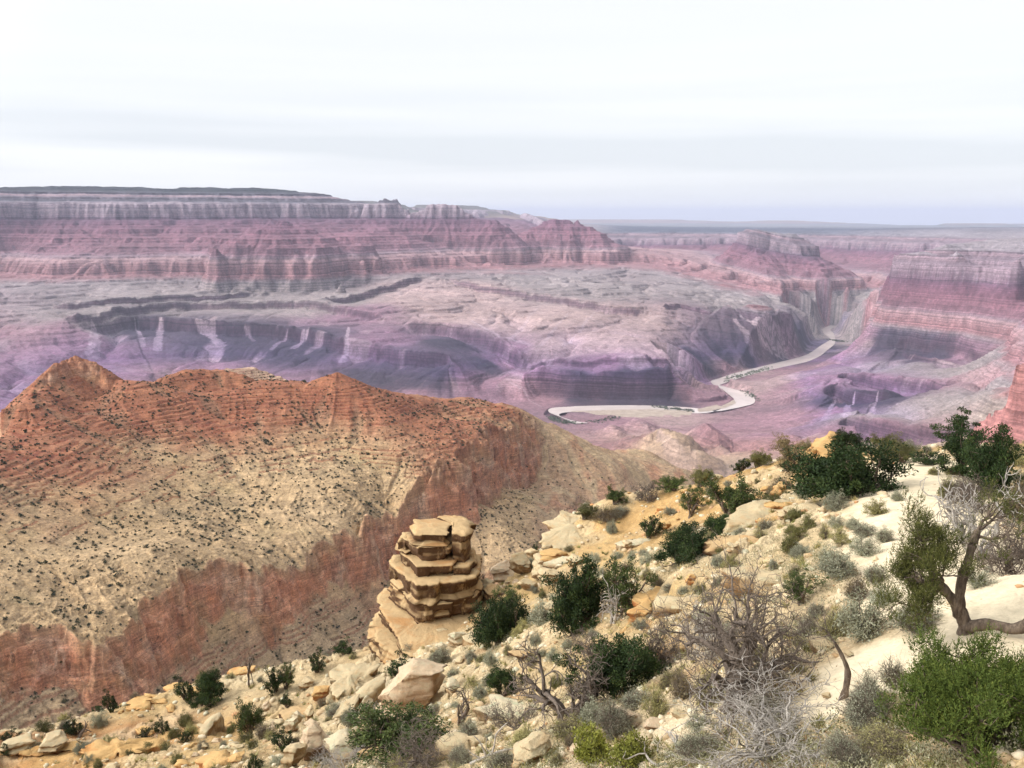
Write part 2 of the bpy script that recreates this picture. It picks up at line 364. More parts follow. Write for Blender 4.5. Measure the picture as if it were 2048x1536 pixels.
def apply_crests(S, X, Y, crests, at3):
    for cr_ in crests:
        pl, fl, sl = cr_[:3]; hm = cr_[3] if len(cr_) > 3 else 260.0
        P = [at3(p) for p in pl]
        zt = max(p[2] for p in P)
        xs = [p[0] for p in P]; ys = [p[1] for p in P]
        R = (hm+1200.0)/sl+fl
        m = (X > min(xs)-R) & (X < max(xs)+R) & (Y > min(ys)-R) & (Y < max(ys)+R)
        if not m.any(): continue
        x = X[m]; y = Y[m]; best = np.full(x.shape, -1e9)
        w = fbm(x/420, y/420, 3, 31)*0.30+1
        if len(P) == 1: P = P*2
        for a, b in zip(P[:-1], P[1:]):
            d, t, _ = seg_dist(x, y, a, b)
            z = a[2]+(b[2]-a[2])*t
            q = np.maximum(0, d*w-fl)
            best = np.maximum(best, z-sl*q-np.maximum(0, sl*q-hm)*2.5)
        S[m] = np.maximum(S[m], best)
    return S
def lic(F, S, X, Y, R, AZ, steps=9, step_m=35.0):
    """average the field F along the fall lines of S (grid-space walk)"""
    lr = np.log(R[:, 0]); drow = np.gradient(lr); daz = AZ[0, 1]-AZ[0, 0]
    gl = np.gradient(S, axis=0)/drow[:, None]/R; ga = np.gradient(S, axis=1)/daz/R
    n = np.sqrt(gl*gl+ga*ga)+0.02
    gi = (gl/n/R/drow[:, None]).astype(np.float32); gj = (ga/n/R/daz).astype(np.float32)
    nr, nc = S.shape
    I0, J0 = np.meshgrid(np.arange(nr, dtype=np.float32), np.arange(nc, dtype=np.float32), indexing='ij')
    acc = F.copy(); cnt = 1
    for sgn in (1, -1):
        I = I0.copy(); J = J0.copy()
        for k in range(steps):
            ii = np.clip(np.rint(I), 0, nr-1).astype(np.int32); jj = np.clip(np.rint(J), 0, nc-1).astype(np.int32)
            I += sgn*step_m*gi[ii, jj]; J += sgn*step_m*gj[ii, jj]
            ii = np.clip(np.rint(I), 0, nr-1).astype(np.int32); jj = np.clip(np.rint(J), 0, nc-1).astype(np.int32)
            acc += F[ii, jj]; cnt += 1
    acc /= cnt
    return acc/(acc.std()+1e-6), np.sqrt(gl*gl+ga*ga)
def blur(A, k):
    for ax in (0, 1):
        c = np.cumsum(np.concatenate([np.repeat(np.take(A, [0], ax), k+1, ax), A, np.repeat(np.take(A, [-1], ax), k, ax)], ax), axis=ax)
        n = A.shape[ax]
        A = (np.take(c, np.arange(2*k+1, 2*k+1+n), ax)-np.take(c, np.arange(0, n), ax))/(2*k+1)
    return A
# strata (raw level -> eroded level), canyon-wide
TERR = [(-3000,-3000),(-1500,-1500),(-1450,-1450),(-1110,-1110),(-1060,-1062),(-1040,-1036),(-960,-960),(-730,-730),(-640,-672),(-600,-545),(-420,-420),(-395,-385),(-330,-335),(-305,-285),(-230,-235),(-205,-185),(-130,-135),(-105,-85),(-40,-50),(-10,150),(60,180),(120,200),(150,240),(215,265),(240,310),(330,335),(420,420),(1000,1000)]
TR = np.array(TERR, float)
NC = 1480
AZL = math.radians(44.0)
def canyon():
    az = np.linspace(-AZL, AZL, NC)
    r = np.concatenate([np.geomspace(2000, 5000, 120, endpoint=False), np.geomspace(5000, 9000, 420, endpoint=False), np.geomspace(9000, 14500, 640, endpoint=False), np.geomspace(14500, 32000, 260)])
    R, AZ = np.meshgrid(r, az, indexing='ij')
    X = R*np.sin(AZ); Y = R*np.cos(AZ); LR = np.log(R)
    ct = np.array(CT)
    f = RBF(ct[:, :2], ct[:, 2], 0.002)
    # low resolution evaluation then cubic-free upsample is enough for the smooth base
    S = f(AZ, LR).astype(np.float64)
    S = apply_crests(S, X, Y, CRESTS, lambda p: at(p[0], p[1], p[2]*KM))
    # explicit scarps
    cl = np.zeros_like(S); nr_ = np.zeros_like(S)
    wob = fbm(X/420, Y/420, 4, 5)
    for pl, h, L in SCARPS:
        h = h*1.2; P = [at(px, py, d*KM) for px, py, d in pl]
        xs = [p[0] for p in P]; ys = [p[1] for p in P]; M = 3.2*L
        m = (X > min(xs)-M) & (X < max(xs)+M) & (Y > min(ys)-M) & (Y < max(ys)+M)
        x = X[m]; y = Y[m]; best = np.full(x.shape, 1e9); side = np.zeros(x.shape); u = np.zeros(x.shape)
        n = len(P)-1
        for k in range(n):
            d, t, s = seg_dist(x, y, P[k], P[k+1])
            b = d < best; best[b] = d[b]; side[b] = s[b]; u[b] = (k+t[b])/n
        sd = np.sign(side)*best + wob[m]*36*min(1.0, L/300)
        tp = sst(0.0, 0.12, u)*sst(1.0, 0.88, u)
        w = 7.0+h*0.08
        step = np.clip(sd/w, -1, 1)
        S[m] += tp*h*0.5*step*np.exp(-np.abs(sd)/L)
        c = tp*np.clip(1.2-np.abs(sd)/w, 0, 1)
        cl[m] = np.maximum(cl[m], c)
        nr_[m] = np.maximum(nr_[m], tp*np.exp(-np.abs(sd)/(0.8*L)))
    # erosion: ridged spurs, then gullies along the fall lines
    pxl = 1024+np.tan(AZ)*FPX*0.98
    right = sst(1250, 1640, pxl)*sst(34000, 26000, R)
    right = np.maximum(right, sst(1020, 1180, pxl)*sst(15500, 17500, R))
    lvl = sst(-1440, -1250, S)
    flat = sst(-345, -300, S)*sst(9200, 11500, R)*right
    up = sst(-800, -300, S)
    rid = ridged(X/950+0.3*fbm(X/700, Y/700, 2, 3), Y/950, 3, 11, 0.45)
    S += (rid-0.15-0.55*sst(120, 260, S)*(1-right))*lvl*(1-flat)*(18+30*up)*(1-0.85*nr_)
    # side drainages branch across the benches
    dx_ = X+fbm(X/800, Y/800, 3, 33)*260; dy_ = Y+fbm(X/800, Y/800, 3, 34)*260
    v1 = np.clip(1-np.abs(pn(dx_/1500, dy_/1500, 35))*5.5, 0, 1)**1.5; v2 = np.clip(1-np.abs(pn(dx_/620, dy_/620, 36))*4.5, 0, 1)**1.5
    S -= (v1*55+v2*26)*lvl*(1-0.75*nr_)*(1-flat)*sst(60, -350, S)
    Sm = blur(S, 3)
    F = fbm(X/150, Y/150, 3, 21)*0.6+fbm(X/340, Y/340, 2, 23)*0.8
    L1, sl = lic(F, Sm, X, Y, R, AZ, 9, 40.0)
    L2, _ = lic(fbm(X/70, Y/70, 2, 41), Sm, X, Y, R, AZ, 6, 24.0)
    ss = np.clip(blur(sl, 4)/0.45, 0, 1.3)
    S += (-np.abs(L1)+0.7)*14*(1-0.6*nr_)*ss*(0.4+0.6*lvl)*(1-flat) + L2*3.0*ss
    # strata
    k = 1+0.60*right
    st = (S+1450)*k-1450
    wv = fbm(X/2500, Y/2500, 2, 71)*15
    on = np.maximum(sst(-900, -820, st), 0)
    te = np.interp(st+wv, TR[:, 0], TR[:, 1])-wv
    st2 = st*(1-on)+te*on
    # fine ledges
    lw = 34.0
    q = (st2+wv*0.5)/lw; fr = q-np.floor(q)
    st2 += (np.clip((fr-0.5)*3.5+0.5, 0, 1)-fr)*lw*0.55*(0.25+0.75*sst(-1150, -950, st2))*sst(-1440, -1380, st2)*sst(0.22, 0.5, ss)
    H = (st2+1450)/k-1450
    H += fbm(X/90, Y/90, 4, 51)*5*np.clip(ss+0.15, 0, 1)*lvl + fbm(X/600, Y/600, 3, 61)*4
    # river bed
    best = np.full(S.shape, 1e9)
    m = (R > 5500) & (R < 12500) & (pxl > 1000) & (pxl < 1760)
    x = X[m]; y = Y[m]; b = best[m]; br_ = np.zeros(b.shape)
    for a, c2 in zip(RC[:-1], RC[1:]):
        d, t, _ = seg_dist(x, y, a, c2); e = d-(a[2]+(c2[2]-a[2])*t)
        rr_ = np.hypot(a[0]+(c2[0]-a[0])*t, a[1]+(c2[1]-a[1])*t)
        u = e < b; b[u] = e[u]; br_[u] = rr_[u]
    best[m] = b; nearside = np.zeros(S.shape); nearside[m] = sst(40, -60, R[m]-br_)
    H = np.minimum(H, np.maximum(-1453+(0.10*nearside+0.35*(1-nearside))*np.maximum(best, -15)+np.where(nearside > 0.5, 0.007*np.maximum(best-260, 0)**2, 0.012*np.maximum(best, 0)**2), -1453))
    H = np.where((H < -1444) & (best > 0), -1444+np.minimum(H+1444, 0)*0.1, H)
    # earth curvature
    Zc = H-R*R/(2*7.4e6)*sst(14000, 30000, R)
    # ---------------- rock colours (albedo) by stratum
    ST = [(-1500,(0.34,0.17,0.155)),(-1440,(0.34,0.17,0.155)),(-1330,(0.31,0.14,0.14)),(-1270,(0.22,0.12,0.125)),(-1220,(0.12,0.092,0.105)),(-1120,(0.10,0.085,0.10)),(-1085,(0.12,0.092,0.10)),(-1060,(0.24,0.15,0.14)),(-1000,(0.28,0.19,0.165)),(-950,(0.30,0.25,0.20)),(-850,(0.30,0.27,0.205)),(-740,(0.29,0.25,0.20)),(-690,(0.32,0.17,0.14)),(-600,(0.37,0.18,0.145)),(-505,(0.42,0.24,0.19)),(-480,(0.34,0.21,0.18)),(-440,(0.27,0.125,0.115)),(-300,(0.30,0.125,0.115)),(-150,(0.26,0.105,0.105)),(-60,(0.22,0.10,0.105)),(-40,(0.20,0.105,0.11)),(-15,(0.32,0.235,0.20)),(60,(0.38,0.30,0.255)),(150,(0.34,0.27,0.23)),(185,(0.13,0.12,0.11)),(235,(0.20,0.16,0.14)),(262,(0.36,0.25,0.21)),(275,(0.14,0.12,0.11)),(315,(0.12,0.11,0.10)),(330,(0.05,0.06,0.05)),(420,(0.045,0.055,0.045)),(900,(0.045,0.055,0.045))]
    ss_ = np.array([a for a, b in ST], float); cc = np.array([b for a, b in ST])
    sv = st2+fbm(X/350, Y/350, 3, 81)*14
    col = np.stack([np.interp(sv, ss_, cc[:, i]) for i in range(3)], -1)
    # regional ground colours, px py km weight colour
    TAN = (0.40,0.30,0.225); GRY = (0.30,0.26,0.20); DOX = (0.31,0.19,0.172); DRK = (0.11,0.085,0.10); PUR = (0.27,0.165,0.165); OCH = (0.42,0.33,0.22)
    CP_ = [(0,690,8.7,DOX),(0,760,7.5,DOX),(200,740,7.9,DOX),(400,740,7.8,DOX),(600,770,7.2,PUR),(830,800,6.8,DOX),(160,690,8.6,PUR),
     (275,660,9.3,DRK),(450,670,8.7,DRK),(600,690,8.2,DRK),(750,720,7.4,DRK),(850,750,7.1,DRK),(300,600,10,GRY),(500,595,9.9,GRY),(200,620,9.4,GRY),(650,605,9.7,GRY),(700,640,9.0,PUR),(780,680,8.0,PUR),
     (850,600,9.6,TAN),(950,640,8.8,TAN),(1050,650,8.4,TAN),(1100,690,7.6,TAN),(1200,690,7.7,TAN),(1290,685,7.8,TAN),(1150,620,8.9,TAN),(1250,640,8.7,TAN),(1330,660,8.3,TAN),(1345,720,7.5,TAN),(950,590,10,TAN),(1100,570,10.5,GRY),(1200,580,10.2,GRY),
     (900,690,7.9,DRK),(980,720,7.5,DRK),(1010,700,7.6,PUR),(1040,770,7.05,DOX),(1100,790,6.87,DOX),(960,780,7.0,PUR),(1150,770,6.9,DRK),(1250,770,6.9,DRK),(1320,770,6.9,DRK),(1200,735,7.1,PUR),(1380,780,7.15,DOX),(1430,780,7.2,DOX),
     (1400,670,8.2,DRK),(1455,640,8.6,DRK),(1505,630,8.8,DRK),(1580,650,9.3,DRK),(1500,680,8.5,TAN),(1480,700,8.4,DOX),(1550,700,8.8,DOX),(1600,690,9.4,PUR),(1420,730,7.9,DOX),(1640,665,10.2,DRK),
     (1560,760,7.8,TAN),(1500,770,7.6,TAN),(1600,735,8.2,DOX),(1680,715,8.7,DOX),(1730,700,9.0,PUR),(1620,765,7.4,DOX),(1640,820,6.3,DOX),(1550,840,6.3,DOX),(1450,850,6.1,DOX),(1350,840,6.3,TAN),(1250,850,6.2,DOX),(1300,835,6.5,TAN),(1600,880,5.4,DOX),(1500,900,5.0,DOX),
     (1730,655,9.8,DRK),(1790,660,9.6,PUR),(1780,640,10.2,GRY),(1900,650,9.8,GRY),(1850,672,9.0,GRY),(1850,700,8.4,DRK),(1930,705,8.3,PUR),(1780,695,8.7,DRK),(1800,735,7.9,GRY),(1900,745,7.4,GRY),(1960,735,7.6,GRY),(1740,765,7.3,PUR),(1830,775,7.0,PUR),(1700,790,6.6,DRK),(1740,790,6.5,DRK),
     (1850,815,6.0,GRY),(1750,825,5.95,GRY),(1930,800,6.0,GRY),(1980,780,5.8,GRY),(1740,860,5.5,PUR),(1850,870,5.3,PUR),(1930,860,5.3,GRY),(1800,885,5.0,GRY),
     (2048,700,6.8,(0.36,0.22,0.18)),(2000,720,7.0,(0.36,0.25,0.2)),(2048,640,7.8,(0.36,0.21,0.18)),(1990,880,4.5,OCH),
     (1300,870,5.3,OCH),(1330,890,4.9,OCH),(1250,900,5.2,DOX),(1400,920,4.5,OCH),(1200,900,5.2,DOX),(1450,930,4.4,GRY),(1440,890,5.2,DOX),
     (1690,600,11.5,GRY),(1600,590,11.4,GRY),(1450,590,10.6,GRY),(1690,640,11.4,GRY),(1740,690,9.4,DOX)]
    pp = [polar(at(a, b, c*KM)) for a, b, c, _ in CP_]
    wz = 0.035
    jx = AZ+fbm(X/500, Y/500, 3, 91)*0.012; jl = LR+fbm(X/500, Y/500, 3, 92)*0.012
    reg = idw(pp, [c for *_, c in CP_], jx, jl, 4.0)
    mr = (sst(-700, -800, st2)*sst(4000, 4800, R)*sst(13000, 11800, R))[..., None]
    col = col*(1-mr)+reg*mr
    rtop = (right*sst(280, 330, st2))[..., None]; col = col*(1-rtop)+np.array([0.27,0.23,0.19])*rtop
    rcap = (right*sst(-60, 0, st2)*sst(330, 280, st2))[..., None]*0.55; col = col*(1-rcap)+np.array([0.27,0.175,0.155])*rcap
    # red near cliff on the far right, pale talus on gentle slopes, dark cliff faces
    redm = (sst(4000, 3500, R)*sst(1900, 1950, pxl))[..., None]
    col = col*(1-redm)+np.array([0.40,0.20,0.155])*redm
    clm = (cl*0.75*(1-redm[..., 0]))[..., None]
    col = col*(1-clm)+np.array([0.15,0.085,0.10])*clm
    # debris chutes
    deb = np.clip((L1-0.95)*1.6, 0, 1)*sst(0.25, 0.5, ss)*sst(-1440, -1300, st2)*sst(-900, -1000, st2)
    deb = (deb*0.55)[..., None]
    col = col*(1-deb)+np.array([0.40,0.31,0.25])*deb
    # plain: sage and woodland, its colour darkened and blued as under cloud shadow
    fm = (sst(15000, 19000, R)*sst(1150, 1250, pxl)*sst(-380, -330, H))[..., None]
    col = col*(1-fm)+np.array([0.125,0.135,0.14])*fm
    # pale debris chutes and fans: traced top to foot, followed on the ground
    j_of = lambda px, py: int(np.argmin(np.abs(az-polar(ray(px, py))[0])))
    def ground(px, py):
        x_, y_, z_ = ray(px, py); j = j_of(px, py)
        k_ = np.nonzero(Zc[:, j]/R[:, j] >= z_/math.hypot(x_, y_))[0]
        i = k_[0] if len(k_) else 0
        return X[i, j], Y[i, j]
    PALE_ = np.array([0.47,0.38,0.32])
    for pl, w0, w1, am in [([(188,652),(190,680),(185,712)],18,75,0.8),([(270,642),(278,665),(288,692)],8,30,0.7),([(322,636),(320,660),(316,700)],18,40,0.85),([(392,640),(412,662),(440,690)],10,55,0.75),([(430,640),(424,662),(430,685)],12,40,0.7),([(490,658),(498,670),(506,682)],8,20,0.6),([(618,662),(604,676),(588,696)],10,35,0.75),([(575,668),(560,684),(545,698)],8,26,0.6),([(697,655),(694,680),(684,724)],12,30,0.8),
        ([(1192,622),(1165,655),(1128,692)],6,22,0.6),([(1140,625),(1110,660),(1085,690)],6,22,0.5),([(1080,612),(1050,650),(1020,680)],8,30,0.4),([(945,642),(985,664),(1030,682),(1062,690)],16,24,0.65),([(1482,632),(1520,660),(1560,690)],22,90,0.75),([(1338,692),(1360,718),(1392,738)],30,60,0.8),([(1468,640),(1490,668),(1500,690)],14,50,0.6),([(1755,790),(1745,815),(1740,838)],6,30,0.7),([(1710,790),(1695,812),(1690,835)],6,34,0.7),([(1672,800),(1660,820),(1650,840)],6,30,0.6),
        ([(1320,870),(1345,895),(1370,930)],20,70,0.6),([(1010,755),(1050,785),(1085,815)],5,8,0.6)]:
        P = [ground(*p) for p in pl]; n_ = len(P)-1
        xs = [p[0] for p in P]; ys = [p[1] for p in P]; m = (X > min(xs)-300) & (X < max(xs)+300) & (Y > min(ys)-300) & (Y < max(ys)+300)
        x = X[m]; y = Y[m]; a_ = np.zeros(x.shape); nn = fbm(x/45, y/45, 3, 95)*0.55
        for k_ in range(n_):
            d, t, _ = seg_dist(x, y, P[k_], P[k_+1]); u = (k_+t)/n_
            a_ = np.maximum(a_, sst(1.15, 0.75, d/(w0+(w1-w0)*u)+nn)*(1-0.45*u))
        a_ = (a_*am)[:, None]; col[m] = col[m]*(1-a_)+PALE_*a_
    lum = col.mean(-1, keepdims=True)
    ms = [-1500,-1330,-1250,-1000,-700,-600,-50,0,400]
    mm = np.array([(0.82,0.74,0.92),(0.82,0.74,0.98),(0.74,0.68,1.25),(0.92,0.86,1.08),(0.92,0.88,1.14),(0.86,0.94,1.22),(0.82,0.96,1.34),(0.90,0.90,1.22),(1.0,1.0,1.3)])  # violet and blue of the intervening air, put into the rock colours by level
    air_tint = np.stack([np.interp(st2, ms, mm[:, i]) for i in range(3)], -1)
    nrm = sst(6200, 4800, R)[..., None]; air_tint = air_tint*(1-nrm)+np.array([0.95,0.84,0.84])*nrm  # painted air tint drops away on the nearer ground
    air_tint = air_tint*(1-redm)+np.array([0.95,0.85,1.0])*redm
    col = col*air_tint*np.interp(lum, [0.05, 0.10, 0.15, 0.20, 0.5], [0.50, 0.54, 0.82, 0.96, 1.0])
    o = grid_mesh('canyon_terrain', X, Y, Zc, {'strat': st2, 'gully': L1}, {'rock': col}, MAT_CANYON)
    return tag(o, kind='structure')
def mat_canyon():
    b = NB('canyon_rock')
    rock = b.attr('rock').outputs['Color']; st = b.attr('strat').outputs['Fac']; gu = b.attr('gully').outputs['Fac']
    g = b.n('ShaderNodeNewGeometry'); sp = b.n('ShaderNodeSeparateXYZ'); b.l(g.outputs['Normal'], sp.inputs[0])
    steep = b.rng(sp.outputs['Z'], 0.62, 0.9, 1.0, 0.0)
    # thin bedding: noise read along the stratum level
    w = b.noise(0.002, 3, 0.5)
    lv = b.math('ADD', b.math('MULTIPLY', st, 0.045), b.math('MULTIPLY', w, 3.0))
    bd = b.n('ShaderNodeTexNoise'); bd.noise_dimensions = '1D'; bd.inputs['Scale'].default_value = 1.0; bd.inputs['Detail'].default_value = 4; bd.inputs['Roughness'].default_value = 0.75
    b.l(lv, bd.inputs['W'])
    band = b.rng(bd.outputs['Fac'], 0.3, 0.7, 0.5, 1.5)
    vs = b.noise(0.022, 4, 0.6, stretch=(1, 1, 0.12))
    vert = b.rng(vs, 0.3, 0.7, 0.74, 1.2)
    mott = b.math('MULTIPLY', b.rng(b.noise(0.012, 6, 0.7), 0.3, 0.7, 0.70, 1.3), b.rng(b.noise(0.0016, 4, 0.6), 0.35, 0.65, 0.82, 1.15))
    mott = b.math('MULTIPLY', mott, b.rng(b.noise(0.055, 6, 0.8), 0.32, 0.68, 0.62, 1.38))
    c = b.scale(rock, mott)
    cc = b.scale(b.scale(c, band), vert)
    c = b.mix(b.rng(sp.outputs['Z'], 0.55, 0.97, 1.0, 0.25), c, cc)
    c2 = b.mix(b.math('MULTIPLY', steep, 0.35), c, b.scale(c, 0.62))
    # scattered scrub on gentle ground
    sc = b.noise(0.06, 5, 0.75)
    scr = b.math('MULTIPLY', b.rng(sc, 0.56, 0.66, 0, 0.55), b.rng(sp.outputs['Z'], 0.8, 0.95, 0, 1))
    c3 = b.mix(scr, c2, (0.12, 0.12, 0.085))
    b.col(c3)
    b.bump(b.noise(0.03, 6, 0.65), 0.6, 14.0)
    return b.m
MAT_CANYON = mat_canyon()
CANYON = canyon()
# ------------------------------------------------------------------ far plain and plateaus
def far_plain():
    az = np.linspace(-AZL, AZL, 1050)
    r = np.concatenate([np.geomspace(16000, 32000, 140, endpoint=False), np.geomspace(32000, 100000, 200)])
    R, AZ = np.meshgrid(r, az, indexing='ij'); X = R*np.sin(AZ); Y = R*np.cos(AZ)
    S = -390+fbm(X/5000, Y/5000, 4, 2)*18+0*R
    S = np.where(R < 31000, S-1300*sst(31500, 29000, R), S)
    def mesa(pts, top_w, slope):
        nonlocal S
        S = apply_crests(S, X, Y, [(pts, top_w, slope)], lambda p: at(p[0], p[1], p[2]*KM))
    cv = R*R/(2*7.4e6)
    rough = fbm(X/700, Y/700, 4, 9)
    P = [([(655,402,19.0),(700,402,19.0),(755,409,19.5),(820,420,20)], 500, 0.30),
         ([(828,416,24),(860,410,24),(930,412,24.5),(985,421,25),(1010,428,26)], 350, 0.30),
         ([(1010,430,27),(1060,432,28),(1110,440,29)], 300, 0.25),
         ([(1150,439,60),(1300,439,62),(1480,444,64)], 1500, 0.06), ([(1400,446,55),(1560,441,58),(1700,447,60)], 900, 0.05),
         ([(1905,447,48),(1995,447,48)], 350, 0.22), ([(1990,448,56),(2080,447,56)], 700, 0.1), ([(1880,456,45),(2020,456,45)], 700, 0.05)]
    for pl, fl, sl in P:
        pts = [at(a, b, c*KM) for a, b, c in pl]
        pts = [(p[0], p[1], p[2]+(p[0]**2+p[1]**2)/(2*7.4e6)) for p in pts]
        q = np.full(S.shape, -1e9)
        for a, b in zip(pts[:-1], pts[1:]):
            d, t, _ = seg_dist(X, Y, a, b)
            d = d*(1+0.25*rough)
            q = np.maximum(q, a[2]+(b[2]-a[2])*t-sl*np.maximum(0, d-fl)+rough*10*(sl > 0.2))
        S = np.maximum(S, q)
    lv = S/60; fr = lv-np.floor(lv)
    S = S+(np.clip((fr-0.5)*3+0.5, 0, 1)-fr)*60*0.5*sst(-300, -200, S)
    Z = S-cv
    n = np.clip(fbm(X/2200, Y/900, 4, 14)*0.5+0.5, 0, 1)[..., None]
    low = sst(-250, -330, S)[..., None]
    col = (np.array([0.30,0.22,0.18])*(1-n)+np.array([0.22,0.15,0.14])*n)*(1-low)+low*(np.array([0.14,0.15,0.16])*(1-n*0.6)+np.array([0.22,0.19,0.17])*n*0.6)
    top = sst(-60, 120, S)[..., None]*sst(30000, 24000, R)[..., None]
    col = col*(1-top)+top*np.array([0.13,0.12,0.11])
    b = NB('far_ground'); b.col(b.scale(b.attr('rock').outputs['Color'], b.rng(b.noise(0.0012, 5, 0.6), 0.3, 0.7, 0.8, 1.2)))
    return tag(grid_mesh('far_plain_ground', X, Y, Z, None, {'rock': col}, b.m), kind='structure')
far_plain()
# ------------------------------------------------------------------ river, sand bars, bank scrub
def strip_mesh(name, L, Rr, mat, sub=6, z=None):
    def cr(P, n):
        P = np.array(P); Q = np.vstack([2*P[0]-P[1], P, 2*P[-1]-P[-2]]); out = []
        for i in range(1, len(Q)-2):
            for k in range(n):
                t = k/n; a, b_, c, d = Q[i-1], Q[i], Q[i+1], Q[i+2]
                out.append(0.5*((2*b_)+(c-a)*t+(2*a-5*b_+4*c-d)*t*t+(3*b_-a-3*c+d)*t**3))
        out.append(P[-1]); return np.array(out)
    A = cr(L, sub); B = cr(Rr, sub)
    T = np.linspace(0, 1, 7)[:, None, None]
    G_ = A[None]*(1-T)+B[None]*T
    return grid_mesh(name, G_[..., 0], G_[..., 1], G_[..., 2], None, None, mat)
bw = NB('river_water'); bw.b.inputs['Roughness'].default_value = 0.14; bw.b.inputs['Specular IOR Level'].default_value = 0.5
bw.col(bw.mix(bw.rng(bw.noise(0.01, 3, 0.5), 0.35, 0.65, 0, 1), (0.70, 0.60, 0.56), (0.62, 0.53, 0.49)))
tag(strip_mesh('river', _rl, _rr, bw.m), kind='structure')
def flat_patch(name, poly, z, mat, n=60, jitter=6.0, seed=1):
    """irregular flat patch from a traced outline"""
    P = np.array([at_z(a, b, z)[:2] for a, b in poly]); c = P.mean(0)
    Q = []
    for i in range(len(P)):
        a, b = P[i], P[(i+1) % len(P)]
        m = max(2, int(np.hypot(*(b-a))/25))
        for k in range(m): Q.append(a+(b-a)*k/m)
    Q = np.array(Q); rs = np.random.RandomState(seed)
    Q += np.stack([pn(Q[:, 0]/40, Q[:, 1]/40, seed), pn(Q[:, 0]/40, Q[:, 1]/40, seed+5)], -1)*jitter
    me = bpy.data.meshes.new(name)
    vs = [(x, y, z) for x, y in Q]
    me.from_pydata(vs, [], [list(range(len(vs)))][:1])
    import bmesh
    bm = bmesh.new(); bm.from_mesh(me); bmesh.ops.triangulate(bm, faces=bm.faces[:])
    for f in bm.faces:
        if f.normal.z < 0: f.normal_flip()
    bm.to_mesh(me); bm.free(); me.materials.append(mat)
    o = bpy.data.objects.new(name, me); C.objects.link(o); return o
bs = NB('river_sand'); bs.col(bs.mix(bs.rng(bs.noise(0.02, 5, 0.6), 0.35, 0.65, 0, 1), (0.43, 0.345, 0.28), (0.31, 0.25, 0.20)))
tag(flat_patch('sand_bar', [(1140,822),(1200,820),(1300,818),(1385,822),(1378,838),(1330,848),(1262,842),(1215,848),(1185,838)], ZR+0.9, bs.m), kind='structure')
tag(flat_patch('sand_bar', [(1395,818),(1440,808),(1468,800),(1473,806),(1452,815),(1420,822),(1398,824)], ZR+1.3, bs.m, seed=4), kind='structure')
# ================================================================== NEAR RED RIDGE
RC_ = [
 # crest
 (-250,860,1.6),(-150,845,1.65),(0,808,1.77),(60,790,1.82),(95,772,1.87),(240,762,1.93),(310,766,1.93),(520,762,1.98),(600,775,1.93),(740,787,1.95),(800,804,2.0),(850,817,2.05),
 (880,805,2.2),(920,799,2.25),(970,806,2.25),(1010,821,2.25),(1060,839,2.35),(1100,843,2.5),(1160,871,2.45),(1200,897,2.4),(1250,931,2.3),(1310,976,2.15),(1390,1060,2.0),
 # slopes
 (0,900,1.62),(150,830,1.82),(300,850,1.78),(450,840,1.83),(600,850,1.80),(300,900,1.69),(150,1000,1.45),(0,1050,1.36),(100,1150,1.25),(0,1200,1.19),(500,1000,1.56),(450,1050,1.46),(480,1090,1.395),(400,1000,1.52),(600,1000,1.54),(700,900,1.75),(800,950,1.68),(600,1080,1.42),(900,880,1.97),(860,850,2.02),(760,880,1.82),(880,960,1.70),(200,1100,1.33),(300,1130,1.26),(980,880,2.05),(1040,850,2.15),(940,840,2.13),
 (700,1000,1.56),(680,950,1.64),(560,930,1.67),
 # foot of the cliff and the gully
 (0,1440,1.02),(200,1420,1.03),(300,1392,1.07),(500,1300,1.22),(600,1262,1.26),(700,1252,1.33),(760,1222,1.41),(980,1132,1.78),(400,1340,1.15),(540,1270,1.26),(620,1225,1.315),
 (1150,1000,2.15),(1200,1050,2.0),(1300,1005,2.05),(1100,1085,1.93),(1200,950,2.32),(1130,900,2.42),(1250,1000,2.12),(850,1190,1.55),
 (-200,1440,1.0),(-200,1200,1.15)]
RS_ = [  # the Redwall cliff and lesser ledges of the ridge: top edge px, py, km; height; reach
 ([(-260,1300,1.07,50),(0,1298,1.075,53),(60,1290,1.08,54),(130,1284,1.085,55),(200,1296,1.075,57),(260,1272,1.095,63),(330,1214,1.155,71),(380,1170,1.21,63),(430,1142,1.26,56),(470,1132,1.28,50),(520,1150,1.275,46),(560,1160,1.29,44),(600,1134,1.34,41),(650,1110,1.375,52),(700,1082,1.42,64),(760,1052,1.485,87),(810,1040,1.52,97),(870,1014,1.6,110),(930,985,1.68,109),(960,955,1.77,117),(990,925,1.87,137),(1030,885,2.0,150),(1056,862,2.09,156),(1066,850,2.2,144),(1070,842,2.3,140)], 88, 260),
 ([(90,760,1.89),(112,742,1.92),(150,730,1.965),(200,748,1.94),(235,760,1.92)], 26, 120),
]
RCREST = [([(112,742,1.925),(150,728,1.97),(185,738,1.96)], 5, 0.8), ([(630,768,1.92),(675,755,1.92),(705,768,1.92)], 4, 0.55), ([(330,760,1.96),(372,743,1.99),(440,742,2.0),(480,752,1.99)], 8, 0.6), ([(440,742,2.28),(500,736,2.3),(550,752,2.28),(588,776,2.22)], 15, 0.7),
 ([(735,1065,1.455)], 2, 2.3), ([(1060,832,2.3),(1052,836,2.3)], 3, 1.0), ([(880,806,2.22),(930,797,2.26),(990,810,2.26)], 15, 0.5)]
